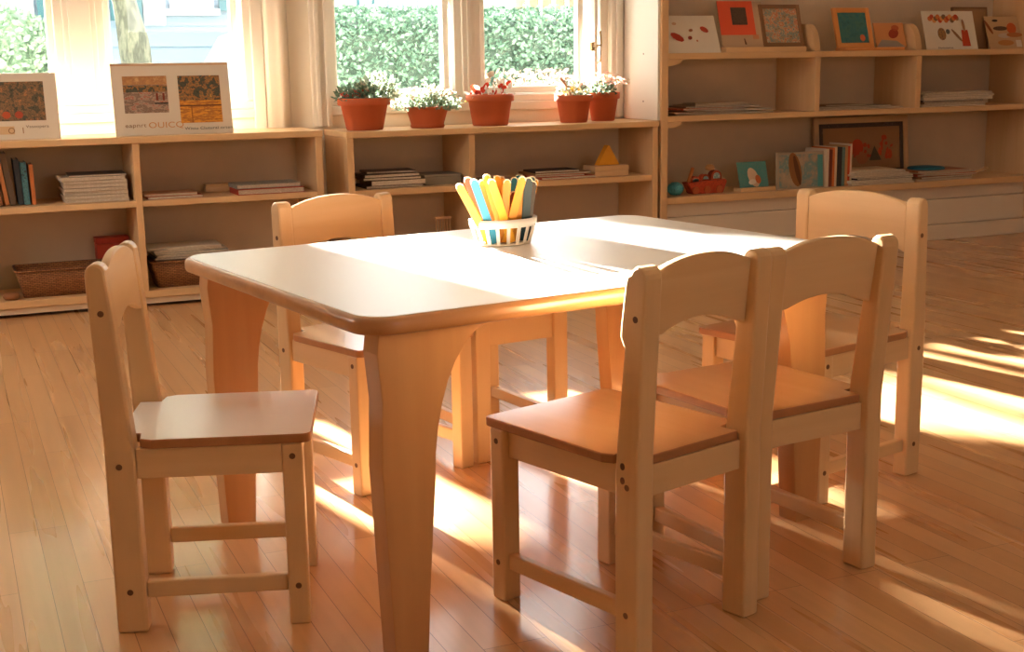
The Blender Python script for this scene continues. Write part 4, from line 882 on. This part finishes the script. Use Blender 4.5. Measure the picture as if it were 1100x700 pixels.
for cx_ in (-.82, -.54, -.26, .02): ball(m, (cx_ - 1.42, -1.0, 2.905 + random.uniform(-.02, .02)), .24, .185, 520, .09)  # low foliage band added to keep sun off the floor beneath the table
m.build('shade_crown', outleaf('shade_crown_leaf', [(110, 140, 110), (150, 172, 136), (120, 150, 116)], 8), tr, normals=False)
# neighbouring house
hs = thing('house', 'pale blue clapboard house across the garden with teal shutters', 'house', (1.5, 16, -.3))
HW = pm((122, 142, 162)); TEAL = pm((52, 96, 106)); 
lk(MB().box(-5, 6.2, 16.03, 20, -.3, 3.1).build('wall', HW, hs), hs)
m = MB(); z = -.3
while z < 3.0:
    v = lambda p, t: (t, p[0], p[1])
    m.prism([(16.03, z), (16.0, z), (16.022, z + .24), (16.03, z + .24)], YZ, -5, 6.2); z += .236
lk(m.build('clapboards', HW, hs), hs)
P = [(15.6, 3.1), (20.4, 3.1), (18, 3.9)]; lk(MB().prism(P, YZ, -5.2, 6.4).build('roof', pm((150, 150, 154)), hs), hs)
def hwin(x0, x1, z0, z1, sh=True):
    f_ = bars(hs, 'window', x0, x1, z0, z1, (.07,) * 4, 15.93, 15.99, M['extwhite']); lk(f_, hs)
    MB().box(x0 + .07, x1 - .07, 15.95, 15.96, z0 + .07, z1 - .07).build('pane', pm((150, 176, 190), .3), f_)
    MB().box(x0 - .06, x1 + .06, 15.86, 15.995, z0 - .07, z0).build('window_sill', pm((190, 206, 212)), f_)
    if sh:
        for a in (x0 - .42, x1 + .04): lk(MB().box(a, a + .36, 15.94, 15.985, z0, z1).build('shutter', TEAL, hs), hs)
hwin(3.9, 4.8, 1.56, 2.6); hwin(2.60, 3.10, 1.54, 2.6, False); hwin(.3, 1.1, 1.45, 2.6)
lk(MB().box(1.93, 2.28, 15.93, 15.985, 1.41, 2.6).build('shutter', TEAL, hs), hs)
lk(MB().box(3.17, 3.40, 15.93, 15.985, 1.52, 2.6).build('shutter', TEAL, hs), hs)
lk(MB().box(2.30, 2.54, 15.94, 15.985, 1.36, 2.6).build('corner_board', M['extwhite'], hs), hs)
o = MB().lathe([(.0001, .0), (.75, .0), (.72, .35), (.55, .85), (.3, 1.25), (.0001, 1.35)], 24).build('covered_grill', pm((168, 176, 180))); o.location = (2.98, 13.6, -.08); tag(o, 'pale domed garden cover standing before the house wall', 'cover')

# ------------------------------------------------------------------ light
w = bpy.data.worlds.new('sky'); S.world = w; w.use_nodes = True
nt = w.node_tree; bg = nt.nodes['Background']; bg.inputs['Color'].default_value = (1.0, .975, .94, 1); bg.inputs['Strength'].default_value = 4.4
sd_ = bpy.data.lights.new('sun', 'SUN'); sd_.energy = 110; sd_.angle = math.radians(.8); sd_.color = (1, .95, .87)
sun = bpy.data.objects.new('sun', sd_); COL.objects.link(sun)
dr = Vector((.18, -1, -.345)).normalized(); sun.rotation_euler = dr.to_track_quat('-Z', 'Y').to_euler(); sun.location = (-3, 12, 6)
def portal(name, loc, rot, sx, sy):
    a = bpy.data.lights.new(name, 'AREA'); a.shape = 'RECTANGLE'; a.size = sx; a.size_y = sy; a.cycles.is_portal = True
    o = bpy.data.objects.new(name, a); COL.objects.link(o); o.location = loc; o.rotation_euler = rot
portal('back_opening_portal', (2.2, -2.42, 1.6), (PI / 2, 0, 0), 1.0, .8)
portal('left_opening_portal', (-1.62, 3.7, 1.45), (0, -PI / 2, 0), 1.3, 1.0)
portal('window_portal', (.57, 5.56, 1.38), (-PI / 2, 0, 0), 1.2, 1.35)
portal('window_portal', (2.1, 5.56, 1.38), (-PI / 2, 0, 0), 1.3, 1.35)
vs = S.view_settings; vs.view_transform = 'Standard'; vs.look = 'None'; vs.gamma = 1; vs.use_curve_mapping = False; vs.exposure = .28
